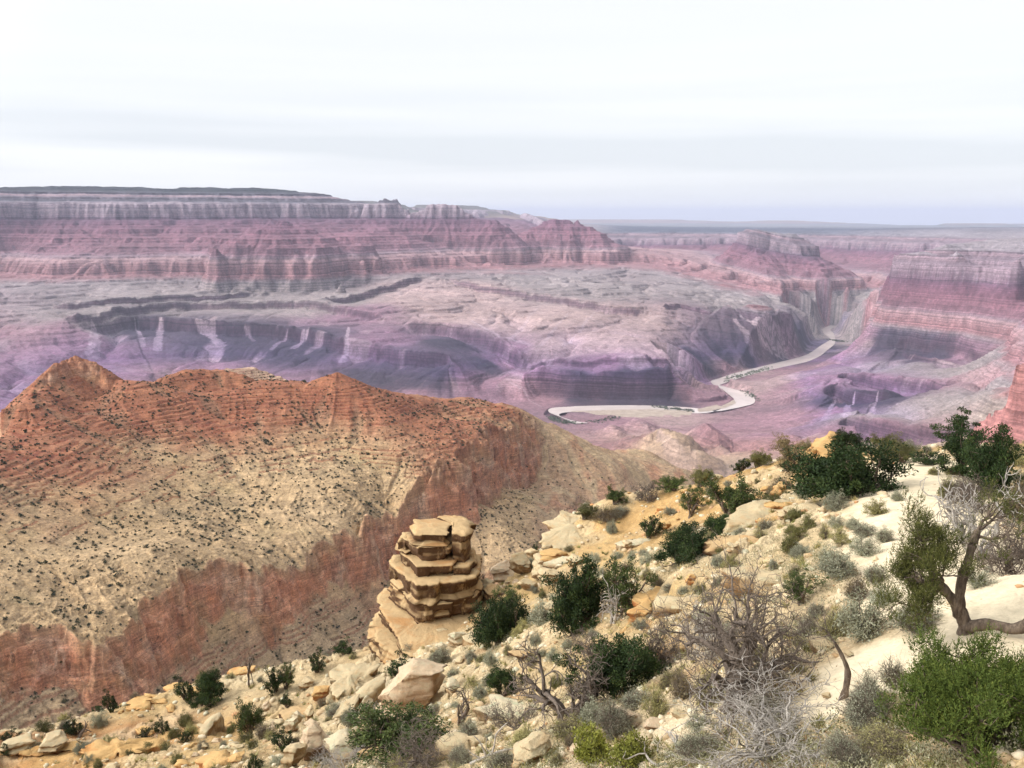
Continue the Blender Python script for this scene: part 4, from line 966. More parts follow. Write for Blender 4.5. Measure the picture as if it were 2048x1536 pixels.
def slab(name, poly, z0, z1, mat, parent=None, seed=0, rough=0.12, cell=0.16, under=0.0, over=0.0, dome=0.15, beds=3, tilt=(0, 0), loc=None, soft=1, blocky=0.0):
    """a weathered block on an irregular outline: bedded sides with cracks, uneven top. under / over: how far foot / rim step in"""
    P = np.array(poly, float); n = len(P); out = []
    for i in range(n):
        a, b = P[i], P[(i+1) % n]; m = max(2, int(np.hypot(*(b-a))/cell))
        for k in range(m): out.append(a+(b-a)*k/m)
    Q = np.array(out); m = len(Q); c = Q.mean(0)
    # soften the corners a little
    for _ in range(soft): Q = (Q*2+np.roll(Q, 1, 0)+np.roll(Q, -1, 0))/4
    H = z1-z0; nz = max(5, int(H/cell)+2)
    rs = np.random.RandomState(seed)
    T = np.linspace(0, 1, nz)
    steps = np.sort(rs.rand(beds)); offs = rs.normal(0, rough*0.9, beds+1)
    bo = offs[np.searchsorted(steps, T)]
    cuts_ = np.sort(rs.uniform(0, m*cell, max(3, int(m*cell/1.3)))); blk = np.searchsorted(cuts_, np.arange(m)*cell) % len(cuts_)
    boff = rs.normal(0, 1, (beds*2+2, len(cuts_)))*blocky; bst = np.sort(np.concatenate([steps, rs.rand(beds)]))
    rows = []
    d = Q-c; L = np.hypot(d[:, 0], d[:, 1])[:, None]+1e-6; u = d/L
    for t, o in zip(T, bo):
        z = z0+t*H
        s = np.arange(m)*cell
        j = fbm3(Q[:, 0]*0.9, Q[:, 1]*0.9, np.full(m, z*1.1), 4, seed)*rough*0.6
        ck = np.maximum(0, np.abs(pn(Q[:, 0]*0.9+seed, Q[:, 1]*0.9+z*0.12, seed+3))*-7+0.7)*rough*2.2
        j = j+np.round(fbm3(Q[:, 0]*0.5+z*0.15, Q[:, 1]*0.5, np.full(m, z*0.8), 2, seed+31)*4)/4*rough*4.2
        j = j*(0.35 if blocky else 1.0)+boff[int(np.searchsorted(bst, t))][blk]; ck = ck*(0.5 if blocky else 1.0)
        r = o+j-ck-under*(1-t)**2-over*max(0, (t-0.8)/0.2)**2
        X = Q+u*r[:, None]
        rows.append(np.column_stack([X, np.full(m, z)+fbm3(Q[:, 0]*0.5, Q[:, 1]*0.5, np.full(m, z), 2, seed+9)*rough*0.5]))
    # top cap: shrinking rings
    top = rows[-1]; ct = top.mean(0); sm = top.copy()
    for _ in range(8): sm = (sm*2+np.roll(sm, 1, 0)+np.roll(sm, -1, 0))/4
    for k in (0.93, 0.8, 0.64, 0.47, 0.3, 0.15):
        X = ct+((top if k > 0.9 else sm)-ct)*k
        X[:, 2] = top[:, 2].mean()*(1-k**5)+top[:, 2]*k**5+dome*(1-k)+fbm3(X[:, 0]*1.1, X[:, 1]*1.1, X[:, 2]*0, 3, seed+21)*rough*0.9
        rows.append(X)
    V = np.concatenate(rows+[np.array([[ct[0], ct[1], ct[2]+dome]])])
    if tilt != (0, 0):
        V[:, 2] += (V[:, 0]-c[0])*tilt[0]+(V[:, 1]-c[1])*tilt[1]
    nr = len(rows); I = np.arange(m); J = (I+1) % m; F = []
    for k in range(nr-1):
        F.append(np.column_stack([k*m+I, k*m+J, (k+1)*m+J, (k+1)*m+I]))
    tri = np.column_stack([(nr-1)*m+I, (nr-1)*m+J, np.full(m, nr*m)])
    # close the foot so that nothing is open from below
    base = np.column_stack([J, I, np.full(m, len(V))])
    V = np.vstack([V, [[c[0], c[1], z0]]])
    return mesh_obj(name, V, [np.concatenate(F), np.concatenate([tri, base])], mat, parent, smooth=False, loc=loc)
_cube = None
def boulder(name, size, mat, seed, parent=None, n=18, cuts=13, rough=0.11, loc=None, rot=0.0):
    """faceted boulder: a gridded box rounded, cut by random planes and roughened"""
    g = np.linspace(-1, 1, n); A, B = np.meshgrid(g, g, indexing='ij'); A = A.ravel(); B = B.ravel(); O = np.ones_like(A)
    V = np.concatenate([np.column_stack(s) for s in ((A, B, O), (A, B, -O), (A, O, B), (A, -O, B), (O, A, B), (-O, A, B))])
    V, inv = np.unique(V.round(5), axis=0, return_inverse=True); inv = inv.ravel()
    F = []; k = 0
    for side, flip in enumerate((0, 1, 1, 0, 0, 1)):
        i, j = np.meshgrid(np.arange(n-1), np.arange(n-1), indexing='ij'); v = k+i*n+j
        q = np.column_stack([v.ravel(), (v+n).ravel(), (v+n+1).ravel(), (v+1).ravel()])
        F.append(inv[q[:, ::-1] if flip else q]); k += n*n
    rs = np.random.RandomState(seed)
    L = np.linalg.norm(V, axis=1, keepdims=True); V = V*(0.45+0.55/L)
    for _ in range(cuts):
        d = rs.normal(size=3); d /= np.linalg.norm(d); h = rs.uniform(0.55, 0.85)
        s = V@d-h; V = V-np.outer(np.maximum(s, 0), d)
    V = V+fbm3(V[:, 0]*1.3, V[:, 1]*1.3, V[:, 2]*1.3, 4, seed)[:, None]*V*rough*1.8
    V[:, :2] *= (1+0.07*np.sign(np.sin(V[:, 2:]*9+seed+2*V[:, :1])))
    V += fbm3(V[:, 0]*4, V[:, 1]*4, V[:, 2]*4, 3, seed+3)[:, None]*0.05
    V = V*np.array(size)/2
    c, s = math.cos(rot), math.sin(rot)
    V = np.column_stack([V[:, 0]*c-V[:, 1]*s, V[:, 0]*s+V[:, 1]*c, V[:, 2]])
    return mesh_obj(name, V, [np.concatenate(F)], mat, parent, smooth=False, loc=loc)
# ------------------------------------------------------------------ the banded rock tower
def tower():
    o = Vector(at(832, 1247, 68.0))
    t = empty('rock_tower', o)
    tag(t, 'tall tower of stacked tan sandstone layers with a cracked flat top', 'rock tower')
    S = lambda nm, poly, z0, z1, **k: slab(nm, [(px_*(0.87 if px_ > 0 else 1.0), py_) for px_, py_ in poly], z0, z1, M_TOWER, t, soft=0, blocky=0.15, **k)
    S('foot_ledge', [(-4.6,-1.5),(-2.6,-3.6),(0.3,-3.4),(3.0,-2.6),(5,0),(5,7),(-3.5,7.5),(-5.0,4)], -9.0, -3.9, seed=3, rough=0.350, under=-1.2, beds=6, tilt=(0.05, 0.05))
    S('foot_ledge', [(-4.1,1.0),(-2.6,-1.6),(0.1,-3.7),(2.6,-3.5),(5.5,-1.4),(6.0,2),(5.5,7.5),(-3.2,7.6),(-4.4,4.5)], -4.4, -1.35, seed=5, rough=0.300, under=0.21, beds=6, tilt=(0.0, 0.05))
    S('ledge', [(-3.55,2.9),(-2.2,0.2),(-0.6,-3.5),(0.4,-4.0),(2.4,-3.7),(5.2,-1.8),(6.2,2),(5.6,7.4),(-2.8,7.3),(-3.7,5.0)], -1.42, -0.12, seed=8, rough=0.188, under=0.32, beds=3, dome=0.3, tilt=(0.0, 0.11))
    S('layer', [(0.0,0.25),(0.5,0.1),(2.9,0.75),(5.4,1.7),(6.2,3.5),(5.9,6.8),(-2.4,6.4),(-2.95,4.6),(-1.2,1.9)], -0.3, 1.5, seed=11, rough=0.163, under=0.25, beds=4)
    S('layer', [(0.1,0.1),(2.0,0.5),(2.2,0.95),(3.6,1.0),(5.3,1.9),(5.9,3.6),(5.6,6.6),(-2.0,6.4),(-2.6,4.9),(-1.1,2.2)], 1.46, 3.3, seed=13, rough=0.150, under=0.21, beds=3, dome=0.05)
    S('layer', [(0.0,1.55),(1.4,1.75),(3.3,1.9),(3.6,3.4),(3.4,6.4),(-1.5,6.5),(-1.7,4.6)], 3.26, 4.3, seed=17, rough=0.112, under=0.18, beds=1, dome=0.05)
    S('layer', [(3.35,1.9),(5.0,2.2),(5.5,4.0),(5.2,6.5),(3.4,6.6)], 3.2, 4.05, seed=19, rough=0.188, under=0.07, beds=2)
    S('layer', [(0.1,2.65),(1.0,2.45),(2.7,2.7),(3.05,3.4),(2.9,6.4),(-0.9,6.3),(-1.3,4.6)], 4.26, 5.62, seed=23, rough=0.150, under=0.14, over=0.15, beds=2, dome=0.05)
    S('cap', [(-0.45,3.1),(0.5,2.75),(2.8,2.6),(3.0,3.6),(2.95,5.0),(1.0,6.7),(-0.5,6.5),(-1.05,5.2)], 5.58, 6.65, seed=29, rough=0.150, under=0.18, beds=2, dome=0.1)
    S('side_column', [(3.25,3.0),(4.5,2.75),(5.0,3.6),(4.85,5.2),(4.2,6.9),(2.2,7.3),(1.5,6.9),(3.1,5.2)], 3.9, 6.8, seed=31, rough=0.188, under=0.00, beds=3, dome=0.1)
    S('side_column', [(-2.0,4.9),(-1.2,4.1),(-0.75,4.8),(-0.9,6.2),(-1.9,6.3)], 3.0, 4.55, seed=37, rough=0.200, beds=1)
    S('side_column', [(-1.95,4.8),(-1.3,4.3),(-0.8,5.0),(-0.9,6.2),(-1.8,6.2)], 4.5, 5.55, seed=41, rough=0.175, beds=1)
    S('side_column', [(-2.9,5.0),(-2.2,4.4),(-1.5,5.0),(-1.6,6.6),(-2.7,6.7)], 1.4, 3.3, seed=43, rough=0.225, beds=1)
tower()
def world_poly(pts, z):
    return [at_z(px, py, z)[:2] for px, py in pts]
def slab_at(name, label, pts, r, h, mat, depth=0.0, cat='rock', top_py=None, group=None, **k):
    """outcrop whose top outline is traced in the photograph and whose nearest top edge stands at distance r"""
    py_near = max(p[1] for p in pts); px_near = [p[0] for p in pts if p[1] == py_near][0]
    z = at(px_near, py_near, r)[2]
    g = hit(px_near, py_near+6)[0]
    rn = math.hypot(g.x, g.y)
    if abs(rn-r) < 0.35*r: z = max(z, at(px_near, py_near, rn)[2]+0.0) if rn < r else z
    W = np.array(world_poly(pts, z)); c = W.mean(0)
    o = slab(name, (W-c).tolist(), -h, 0.0, mat, None, **k)
    o.location = (c[0], c[1], z)
    return tag(o, label, cat, group)
# traced outcrops and big blocks (top outline counter-clockwise from the near left)
slab_at('rock_block', 'long tilted rectangular block of tan rock below the rock tower', [(660,1438),(700,1425),(772,1366),(770,1352),(735,1362),(668,1408)], 60.5, 3.6, M_CREAM, seed=51, rough=0.13, cell=0.15, under=0.1, beds=3, tilt=(0.10, 0.0), soft=0)
slab_at('rock_outcrop', 'cream capped outcrop with an overhanging edge on the skyline beside the slope', [(1085,1092),(1130,1096),(1185,1082),(1200,1050),(1180,1025),(1120,1022),(1092,1050)], 83, 3.4, M_CREAM, seed=53, rough=0.32, cell=0.18, under=1.2, beds=6, dome=0.4, soft=0)
slab_at('rock_outcrop', 'pale shelf of rock dotted with small shrubs left of the long block', [(652,1392),(672,1400),(740,1358),(760,1330),(735,1318),(690,1322),(655,1350)], 66, 5.5, M_CREAM, seed=57, rough=0.3, cell=0.18, under=0.4, beds=7, soft=0)
slab_at('rock_outcrop', 'lichen covered ledge with a dark crack beneath it, mid slope', [(1368,1150),(1400,1148),(1450,1118),(1500,1090),(1520,1068),(1480,1055),(1430,1070),(1385,1105)], 46.5, 1.7, M_LICHEN, seed=59, rough=0.22, cell=0.16, under=0.7, beds=3, dome=0.35)
slab_at('rock_outcrop', 'low cream ledge above the lichen covered ledge', [(1440,1050),(1490,1052),(1560,1030),(1590,1012),(1560,1000),(1500,1008),(1455,1030)], 49.5, 1.3, M_CREAM, seed=61, rough=0.2, cell=0.18, under=0.4, beds=2, dome=0.2)
slab_at('rock_outcrop', 'rust and cream stepped ledge beside the bare pale branches', [(1245,1230),(1290,1235),(1335,1205),(1345,1180),(1310,1175),(1262,1198)], 39.5, 1.6, M_ORANGE, seed=63, rough=0.2, cell=0.15, under=0.2, beds=4)
slab_at('rock_outcrop', 'orange knob of rock on the skyline beside dark junipers', [(1622,905),(1660,908),(1695,895),(1690,872),(1660,862),(1630,880)], 80, 3.0, M_ORANGE, seed=67, rough=0.3, cell=0.25, under=-0.3, beds=4, dome=0.7)
slab_at('rock_outcrop', 'small orange ledge with a shaded hollow on the lower left skyline', [(258,1412),(300,1414),(340,1404),(330,1396),(280,1398)], 79, 2.2, M_ORANGE, seed=69, rough=0.35, cell=0.15, under=0.9, beds=5, soft=0)
slab_at('rock_outcrop', 'broad orange ledge with a cream rim in the bottom left corner', [(-60,1512),(10,1514),(60,1512),(110,1500),(150,1500),(165,1488),(100,1492),(20,1500),(-60,1502)], 69, 3.5, M_ORANGE, seed=71, rough=0.5, cell=0.16, under=0.9, beds=9, soft=0)
slab_at('rock_outcrop', 'layered orange ledge with a dark cleft near the bottom left', [(170,1530),(215,1530),(260,1512),(310,1494),(300,1480),(240,1488),(185,1500)], 67, 3.5, M_ORANGE, seed=73, rough=0.5, cell=0.15, under=0.9, beds=9, soft=0)
slab_at('rock_outcrop', 'red and orange ledge on the sandy slope between two junipers', [(1540,985),(1562,986),(1578,972),(1560,962),(1540,970)], 72, 1.8, M_ORANGE, seed=75, rough=0.25, cell=0.18, under=0.2, beds=3)
slab_at('rock_slab', 'narrow leaning plank of tan rock on the lower left slope', [(398,1465),(412,1468),(446,1428),(442,1420),(420,1432),(400,1452)], 66, 1.6, M_CREAM, seed=77, rough=0.1, cell=0.15, beds=1)
def boulder_at(label, px, py, wpx, hpx, mat, seed, asp=0.9, group=None, name='boulder', sink=0.18, rot=None):
    p, d = hit(px, py); w = wpx/FPX*d; h = hpx/FPX*d*1.15
    o = boulder(name, (w, w*asp, h), mat, seed, rot=(seed*1.3) % 3.14 if rot is None else rot)
    o.location = p+Vector((0, w*asp*0.3, h*(0.5-sink)))
    return tag(o, label, 'boulder', group)
BOULDERS = [
 ('large smooth pinkish boulder sloping down beside the long block',815,1445,135,105,M_PINK,101),
 ('upright lichen spotted boulder between the long block and pinkish boulder',733,1440,34,44,M_LICHEN,102),
 ('broad pale boulder lowest on the slope under the long block',620,1525,70,75,M_PINK,103),
 ('pale green and pink boulder below the long block',680,1530,75,60,M_LICHEN,104),
 ('blocky cream boulder in the bottom left rubble beside a round juniper',585,1536,45,50,M_CREAM,105),
 ('flat greenish slab standing in the rubble chute',583,1468,26,34,M_LICHEN,106),
 ('second greenish slab in the rubble chute, higher and narrower',597,1450,20,24,M_LICHEN,107),
 ('squared brown block at the head of the rubble chute',617,1440,26,26,M_CREAM,108),
 ('rusty block wedged under the pale shelf of rock',640,1400,40,24,M_ORANGE,109),
 ('reddish block left of the rusty wedged block',612,1382,32,24,M_CREAM,110),
 ('big pinkish capped boulder in the saddle right of the rock tower',1003,1165,52,40,M_PINK,111),
 ('cream boulder perched in the saddle under the small skyline juniper',1045,1150,50,44,M_CREAM,112),
 ('rounded tan boulder in the saddle, centre of the pile',1075,1165,38,32,M_CREAM,113),
 ('low tan boulder at the foot of the saddle pile',1055,1185,36,26,M_CREAM,114),
 ('long cream boulder at the right end of the saddle pile',1105,1175,56,28,M_CREAM,115),
 ('small cream boulder atop the saddle pile',1062,1125,34,26,M_CREAM,116),
 ('orange boulder under the cream capped outcrop',1110,1130,60,28,M_ORANGE,117),
 ('tan boulder hard against the right side of the rock tower',968,1170,44,34,M_CREAM,118),
 ('dusty boulder between rock tower and saddle pile',985,1205,50,34,M_TOWER,119),
 ('pale boulder right of the orange boulder under the capped outcrop',1150,1135,38,24,M_CREAM,120),
 ('lichen green boulder at the edge of the orange slope',1516,1028,38,30,M_LICHEN,121),
 ('white boulder on the bright ledge beside yellow green shrubs',1570,1040,30,16,M_CREAM,122),
 ('red shaded boulder below the lichen covered ledge',1385,1172,26,22,M_ORANGE,123),
 ('pale green boulder at the upper edge of the slope below the tower',918,1290,40,26,M_LICHEN,124),
 ('pale green boulder beside the shrub at the tower foot',882,1312,30,24,M_LICHEN,125),
 ('angular pale stone left of the dead sapling',905,1392,40,26,M_LICHEN,126),
 ('flat pale stone lying above the dead sapling',870,1372,34,20,M_CREAM,127),
 ('cream boulder at the left foot of the pinkish boulder',770,1462,34,28,M_CREAM,128),
 ('bright white boulder on the bottom left ledge',95,1512,60,24,M_CREAM,129),
 ('cream boulder at the left frame edge on the orange ledge',25,1512,56,22,M_CREAM,130),
 ('round cream stone on the pink sandy slope',465,1498,14,12,M_CREAM,131),
 ('pale stone at the left end of the pink sandy slope',408,1500,14,11,M_CREAM,132),
 ('reddish flat stone at the bottom of the pink sandy slope',470,1525,30,14,M_ORANGE,133),
 ('bright cream rock bank at the bottom beside the yellow green shrubs',1060,1530,90,40,M_CREAM,134),
 ('pale rock bank between the grey shrubs near the bottom centre',1250,1462,70,36,M_PINK,135),
 ('white stone on the trail edge beside the big grey sagebrush',1700,1315,20,9,M_CREAM,136),
 ('pair of white stones merged at the lower trail edge',1783,1448,26,11,M_CREAM,137),
 ('small white stone under the curved dead stump',1655,1400,16,10,M_CREAM,138),
 ('tan boulder among the orange slope shrubs',1330,1065,30,18,M_ORANGE,139),
 ('pale boulder half way along the orange slope',1255,1100,26,16,M_CREAM,140),
 ('wide tan ledge stone below the cream capped outcrop',1085,1140,60,22,M_CREAM,141),
]
for q in BOULDERS: boulder_at(*q)
# ================================================================== PLANTS
def tubes(lines, k=5):
    """lines: list of (pts (n,3), radii (n)) -> vertices, quads"""
    Vs = []; Fs = []; off = 0
    ang = np.arange(k)*2*np.pi/k; ca = np.cos(ang); sa = np.sin(ang)
    for P, Rr in lines:
        P = np.asarray(P); n = len(P)
        T = np.gradient(P, axis=0); T /= np.linalg.norm(T, axis=1, keepdims=True)+1e-9
        up = np.array([0.31, 0.17, 0.93]); 
        U = np.cross(T, up); nu = np.linalg.norm(U, axis=1, keepdims=True); U = np.where(nu > 1e-3, U/(nu+1e-9), [1, 0, 0])
        B = np.cross(T, U)
        V = P[:, None]+np.asarray(Rr)[:, None, None]*(ca[None, :, None]*U[:, None]+sa[None, :, None]*B[:, None])
        Vs.append(V.reshape(-1, 3))
        I = np.arange(n-1)[:, None]*k; J = np.arange(k)[None]
        q = np.stack([I+J, I+(J+1) % k, I+k+(J+1) % k, I+k+J], -1).reshape(-1, 4)+off
        Fs.append(q); off += n*k
    if not Vs: return np.zeros((0, 3)), np.zeros((0, 4), int)
    return np.concatenate(Vs), np.concatenate(Fs)
def unit(v): return v/(np.linalg.norm(v)+1e-9)
def grow(rs, p, d, L, r, lvl, mx, cfg, out):
    """one branch and its children; out gets (points, radii, level)"""
    seg = cfg['seg'][lvl]; n = max(3, int(round(L/seg))+1)
    pts = [np.array(p, float)]; d = unit(np.array(d, float)); q = pts[0].copy()
    for i in range(n):
        d = unit(d+rs.normal(0, cfg['wig'][lvl], 3)+np.array([0, 0, cfg['trop'][lvl]]))
        q = q+d*L/n; pts.append(q.copy())
    pts = np.array(pts); rad = np.linspace(r, r*cfg['tap'][lvl], len(pts))
    out.append((pts, rad, lvl))
    if lvl < mx:
        m = rs.randint(cfg['kids'][lvl][0], cfg['kids'][lvl][1]+1)
        for k in range(m):
            t = rs.uniform(cfg['from'][lvl], 1.0) if k else 1.0
            i = min(len(pts)-1, int(t*(len(pts)-1)+0.5)); a = unit(pts[i]-pts[max(0, i-1)])
            side = unit(np.cross(a, rs.normal(size=3)))
            ang = rs.uniform(*cfg['ang'][lvl])
            nd = a*math.cos(ang)+side*math.sin(ang)
            grow(rs, pts[i], nd, L*rs.uniform(*cfg['len'][lvl]), max(rad[i]*cfg['thin'][lvl], cfg['rmin']), lvl+1, mx, cfg, out)
def leaf_cards(rs, cen, n, spread, size, up=0.4, flat=0.7, ratio=0.45):
    """n small pointed sprays round each centre: quads (kite shaped), with a random tint"""
    m = len(cen); c = np.repeat(cen, n, 0); N = m*n
    o = rs.normal(size=(N, 3)); o /= np.linalg.norm(o, axis=1, keepdims=True); o *= (rs.rand(N, 1)**0.45)
    sp = np.repeat(np.broadcast_to(np.asarray(spread, float).reshape(-1, 1), (m, 1)), n, 0)
    p = c+o*sp*np.array([1, 1, flat])
    d = o+rs.normal(0, 0.7, (N, 3))+np.array([0, 0, up]); d /= np.linalg.norm(d, axis=1, keepdims=True)
    s = np.cross(d, rs.normal(size=(N, 3))); s /= np.linalg.norm(s, axis=1, keepdims=True)+1e-9
    L = size*rs.uniform(0.6, 1.3, (N, 1)); w = L*ratio
    V = np.stack([p, p+d*L*0.45+s*w*0.5, p+d*L, p+d*L*0.45-s*w*0.5], 1).reshape(-1, 3)
    F = np.arange(N*4).reshape(-1, 4)
    ct = np.repeat(rs.rand(m), n)*0.55+rs.rand(N)*0.45
    return V, F, ct
def plume_cards(rs, cen, n, spread, size, length=0.16, per=14):
    """upright tufted plumes round each centre, each a slim spindle of small sprays"""
    m = len(cen); c = np.repeat(cen, n, 0); N = m*n
    o = rs.normal(size=(N, 3)); o /= np.linalg.norm(o, axis=1, keepdims=True); o *= rs.rand(N, 1)**0.5*spread
    ax = o/spread*0.8+rs.normal(0, 0.3, (N, 3))+[0, 0, 0.9]; ax /= np.linalg.norm(ax, axis=1, keepdims=True)
    b = c+o; M = N*per
    t = np.tile(np.linspace(0, 1, per), N)[:, None]; A = np.repeat(ax, per, 0); B0 = np.repeat(b, per, 0)
    L = length*np.repeat(rs.uniform(0.6, 1.3, N), per)[:, None]
    p = B0+A*L*t
    d = A*0.9+rs.normal(0, 0.55, (M, 3))*(1.1-t*0.6); d /= np.linalg.norm(d, axis=1, keepdims=True)
    s = np.cross(d, rs.normal(size=(M, 3))); s /= np.linalg.norm(s, axis=1, keepdims=True)+1e-9
    l = size*rs.uniform(0.7, 1.3, (M, 1))*(1.15-0.6*t); w = l*0.32
    V = np.stack([p, p+d*l*0.5+s*w*0.5, p+d*l, p+d*l*0.5-s*w*0.5], 1).reshape(-1, 3)
    ti = (np.repeat(rs.rand(N), per)*0.45+t[:, 0]*0.35+rs.rand(M)*0.2)
    return V, np.arange(M*4).reshape(-1, 4), ti
def mat_leaf(name, a, b, c, vary=0.25):
    m = NB(name)
    t = m.attr('tint').outputs['Fac']
    col = m.mix(m.rng(t, 0.1, 0.55, 0, 1), a, b); col = m.mix(m.rng(t, 0.6, 1.0, 0, 1), col, c)
    oi = m.n('ShaderNodeObjectInfo')
    m.col(m.scale(col, m.rng(oi.outputs['Random'], 0, 1, 1-vary, 1+vary)))
    m.b.inputs['Roughness'].default_value = 0.75; m.b.inputs['Specular IOR Level'].default_value = 0.2
    return m.m
def mat_bark(name, a, b, sc=14):
    m = NB(name)
    n = m.noise(sc, 5, 0.7, stretch=(1, 1, 0.25))
    m.col(m.mix(m.rng(n, 0.35, 0.65, 0, 1), a, b)); m.bump(n, 0.8, 0.02)
    return m.m
L_DARK = mat_leaf('juniper_leaf_dark', (0.012,0.022,0.007), (0.026,0.045,0.012), (0.062,0.085,0.020))
L_MID = mat_leaf('juniper_leaf', (0.03,0.045,0.012), (0.060,0.085,0.022), (0.13,0.15,0.04))
L_BRIGHT = mat_leaf('juniper_leaf_bright', (0.03,0.046,0.008), (0.070,0.098,0.016), (0.165,0.175,0.034), 0.12)
L_OLIVE = mat_leaf('olive_leaf', (0.06,0.06,0.02), (0.125,0.12,0.04), (0.22,0.20,0.075))
L_SAGE = mat_leaf('sage_leaf', (0.15,0.15,0.095), (0.29,0.29,0.195), (0.46,0.455,0.33))
L_SAGEY = mat_leaf('yellow_sage_leaf', (0.17,0.155,0.06), (0.31,0.28,0.11), (0.48,0.435,0.19))
L_GREEN = mat_leaf('rabbitbrush_leaf', (0.09,0.10,0.018), (0.18,0.185,0.03), (0.31,0.30,0.06))
L_BROWN = mat_leaf('dry_leaf', (0.09,0.07,0.035), (0.17,0.125,0.06), (0.26,0.20,0.10))
B_DARK = mat_bark('juniper_bark', (0.055,0.038,0.028), (0.19,0.145,0.105))
B_TWIG = mat_bark('dead_twig', (0.075,0.057,0.045), (0.22,0.175,0.14), 30)
B_GREY = mat_bark('grey_deadwood', (0.25,0.22,0.19), (0.46,0.42,0.365), 22)
B_STEM = mat_bark('sage_stem', (0.11,0.085,0.06), (0.25,0.20,0.15), 30)
JC = dict(seg=(0.16, 0.13, 0.10, 0.08), wig=(0.22, 0.25, 0.3, 0.35), trop=(0.06, 0.08, 0.12, 0.12), tap=(0.65, 0.5, 0.4, 0.3), kids=((4, 5), (4, 6), (3, 5), (0, 0)), ang=((0.4, 1.0), (0.5, 1.1), (0.5, 1.2), (0.5, 1)), len=((0.6, 0.95), (0.55, 0.85), (0.5, 0.8), (0.5, 0.8)), thin=(0.62, 0.6, 0.6, 0.6), rmin=0.008)
JC['from'] = (0.25, 0.25, 0.2, 0.2)
def fit(V, W, D, H):
    """scale a plant to its width, depth and height, foot at the origin"""
    lo = np.percentile(V, 1.0, 0); hi = np.percentile(V, 99.0, 0)
    s = np.array([W/(hi[0]-lo[0]), D/(hi[1]-lo[1]), H/max(hi[2], 1e-3)])
    return s, np.array([(hi[0]+lo[0])/2, (hi[1]+lo[1])/2, 0])
def juniper_proto(seed, W, H, leaf, bark, n_leaf=110, size=0.10, spread=0.26, stems=4, open_=0.0, dome=1.0, name='juniper_tree', mx=2, plume=0, keep=1.0):
    rs = np.random.RandomState(seed); out = []
    for k in range(stems):
        a = rs.uniform(0, 6.28); lean = rs.uniform(0.25, 0.9)*dome
        grow(rs, (rs.normal(0, 0.05), rs.normal(0, 0.05), -0.15), (math.cos(a)*lean, math.sin(a)*lean, 1.0), rs.uniform(0.55, 0.8), 0.075, 0, mx, JC, out)
    lines = [(p, r) for p, r, l in out if l <= mx]
    tips = np.array([p[-1] for p, r, l in out if l >= mx]+[p[len(p)//2] for p, r, l in out if l >= mx])
    if keep < 1: tips = tips[rs.rand(len(tips)) < keep]
    Vt, Ft = tubes(lines, 5)
    s, c = fit(np.vstack([Vt, tips]), W*0.86, W*0.86, H*0.9)
    Vt = (Vt-c)*s; Vt[:, 2] = np.maximum(Vt[:, 2], -0.25)
    tips = (tips-c)*s
    # lower rim of the crown comes close to the ground
    low = tips[:, 2] < 0.12*H; tips[low, 2] = rs.uniform(0.06, 0.22, low.sum())*H
    sp = spread*rs.uniform(0.6, 1.35, len(tips))
    if plume: Vl, Fl, ti = plume_cards(rs, tips, plume, spread, size)
    else: Vl, Fl, ti = leaf_cards(rs, tips, n_leaf, sp, size)
    Vl[:, 2] = np.maximum(Vl[:, 2], -0.05)
    root = empty(name, (0, 0, 0))
    mesh_obj('trunk', Vt, [Ft], bark, root, smooth=True)
    mesh_obj('crown', Vl, [Fl], leaf, root, fattr=ti)
    return root
def sage_proto(seed, leaf, n=95, per=26, size=0.045, W=1.0, H=0.75, name='sagebrush', twig=False, up=0.5):
    rs = np.random.RandomState(seed); lines = []; tips = []
    lob = rs.uniform(0, 6.28, 3)
    for k in range(n):
        a = rs.uniform(0, 6.28); e = math.acos(rs.uniform(0.05, 1.0))
        rr = (0.78+0.22*math.sin(2*a+lob[0])+0.10*math.sin(5*a+lob[1]))*rs.uniform(0.7, 1.05)
        end = np.array([math.cos(a)*math.sin(e)*0.5*rr, math.sin(a)*math.sin(e)*0.5*rr, 0.06+math.cos(e)*0.9*rr])
        mid = end*0.5+rs.normal(0, 0.05, 3)*[1, 1, 0.3]; base = np.array([rs.normal(0, 0.05), rs.normal(0, 0.05), -0.06])
        t = np.linspace(0, 1, 5)[:, None]; P = (1-t)**2*base+2*t*(1-t)*mid+t*t*end
        lines.append((P, np.linspace(0.012, 0.004, 5))); tips.append(end); tips.append(P[3]*0.6+end*0.4+rs.normal(0, 0.04, 3))
        if twig:
            for j in range(4):
                q = P[2+j % 2]; lines.append((np.array([q, q+rs.normal(0, 0.1, 3)+[0, 0, 0.06], q+rs.normal(0, 0.16, 3)+[0, 0, 0.14]]), np.array([0.005, 0.004, 0.002])))
    tips = np.array(tips); sc = np.array([W, W, H/0.96])
    Vt, Ft = tubes(lines, 3); Vt = Vt*sc
    Vl, Fl, ti = leaf_cards(rs, tips*sc, per, 0.085, size, up=up, flat=1.0, ratio=0.34)
    Vl[:, 2] = np.maximum(Vl[:, 2], -0.03)
    root = empty(name, (0, 0, 0))
    mesh_obj('stems', Vt, [Ft], B_STEM, root)
    mesh_obj('foliage', Vl, [Fl], leaf, root, fattr=ti)
    return root
DC = dict(seg=(0.14, 0.10, 0.07, 0.05, 0.04), wig=(0.25, 0.3, 0.34, 0.36, 0.38), trop=(0.03, 0.02, 0.03, 0.04, 0.04), tap=(0.6, 0.5, 0.45, 0.4, 0.3), kids=((4, 5), (5, 6), (5, 7), (3, 5), (0, 0)), ang=((0.4, 1.0), (0.5, 1.2), (0.5, 1.2), (0.5, 1.2), (0.5, 1)), len=((0.6, 0.95), (0.5, 0.8), (0.45, 0.75), (0.4, 0.7), (0.5, 0.8)), thin=(0.6, 0.55, 0.55, 0.55, 0.6), rmin=0.0035)
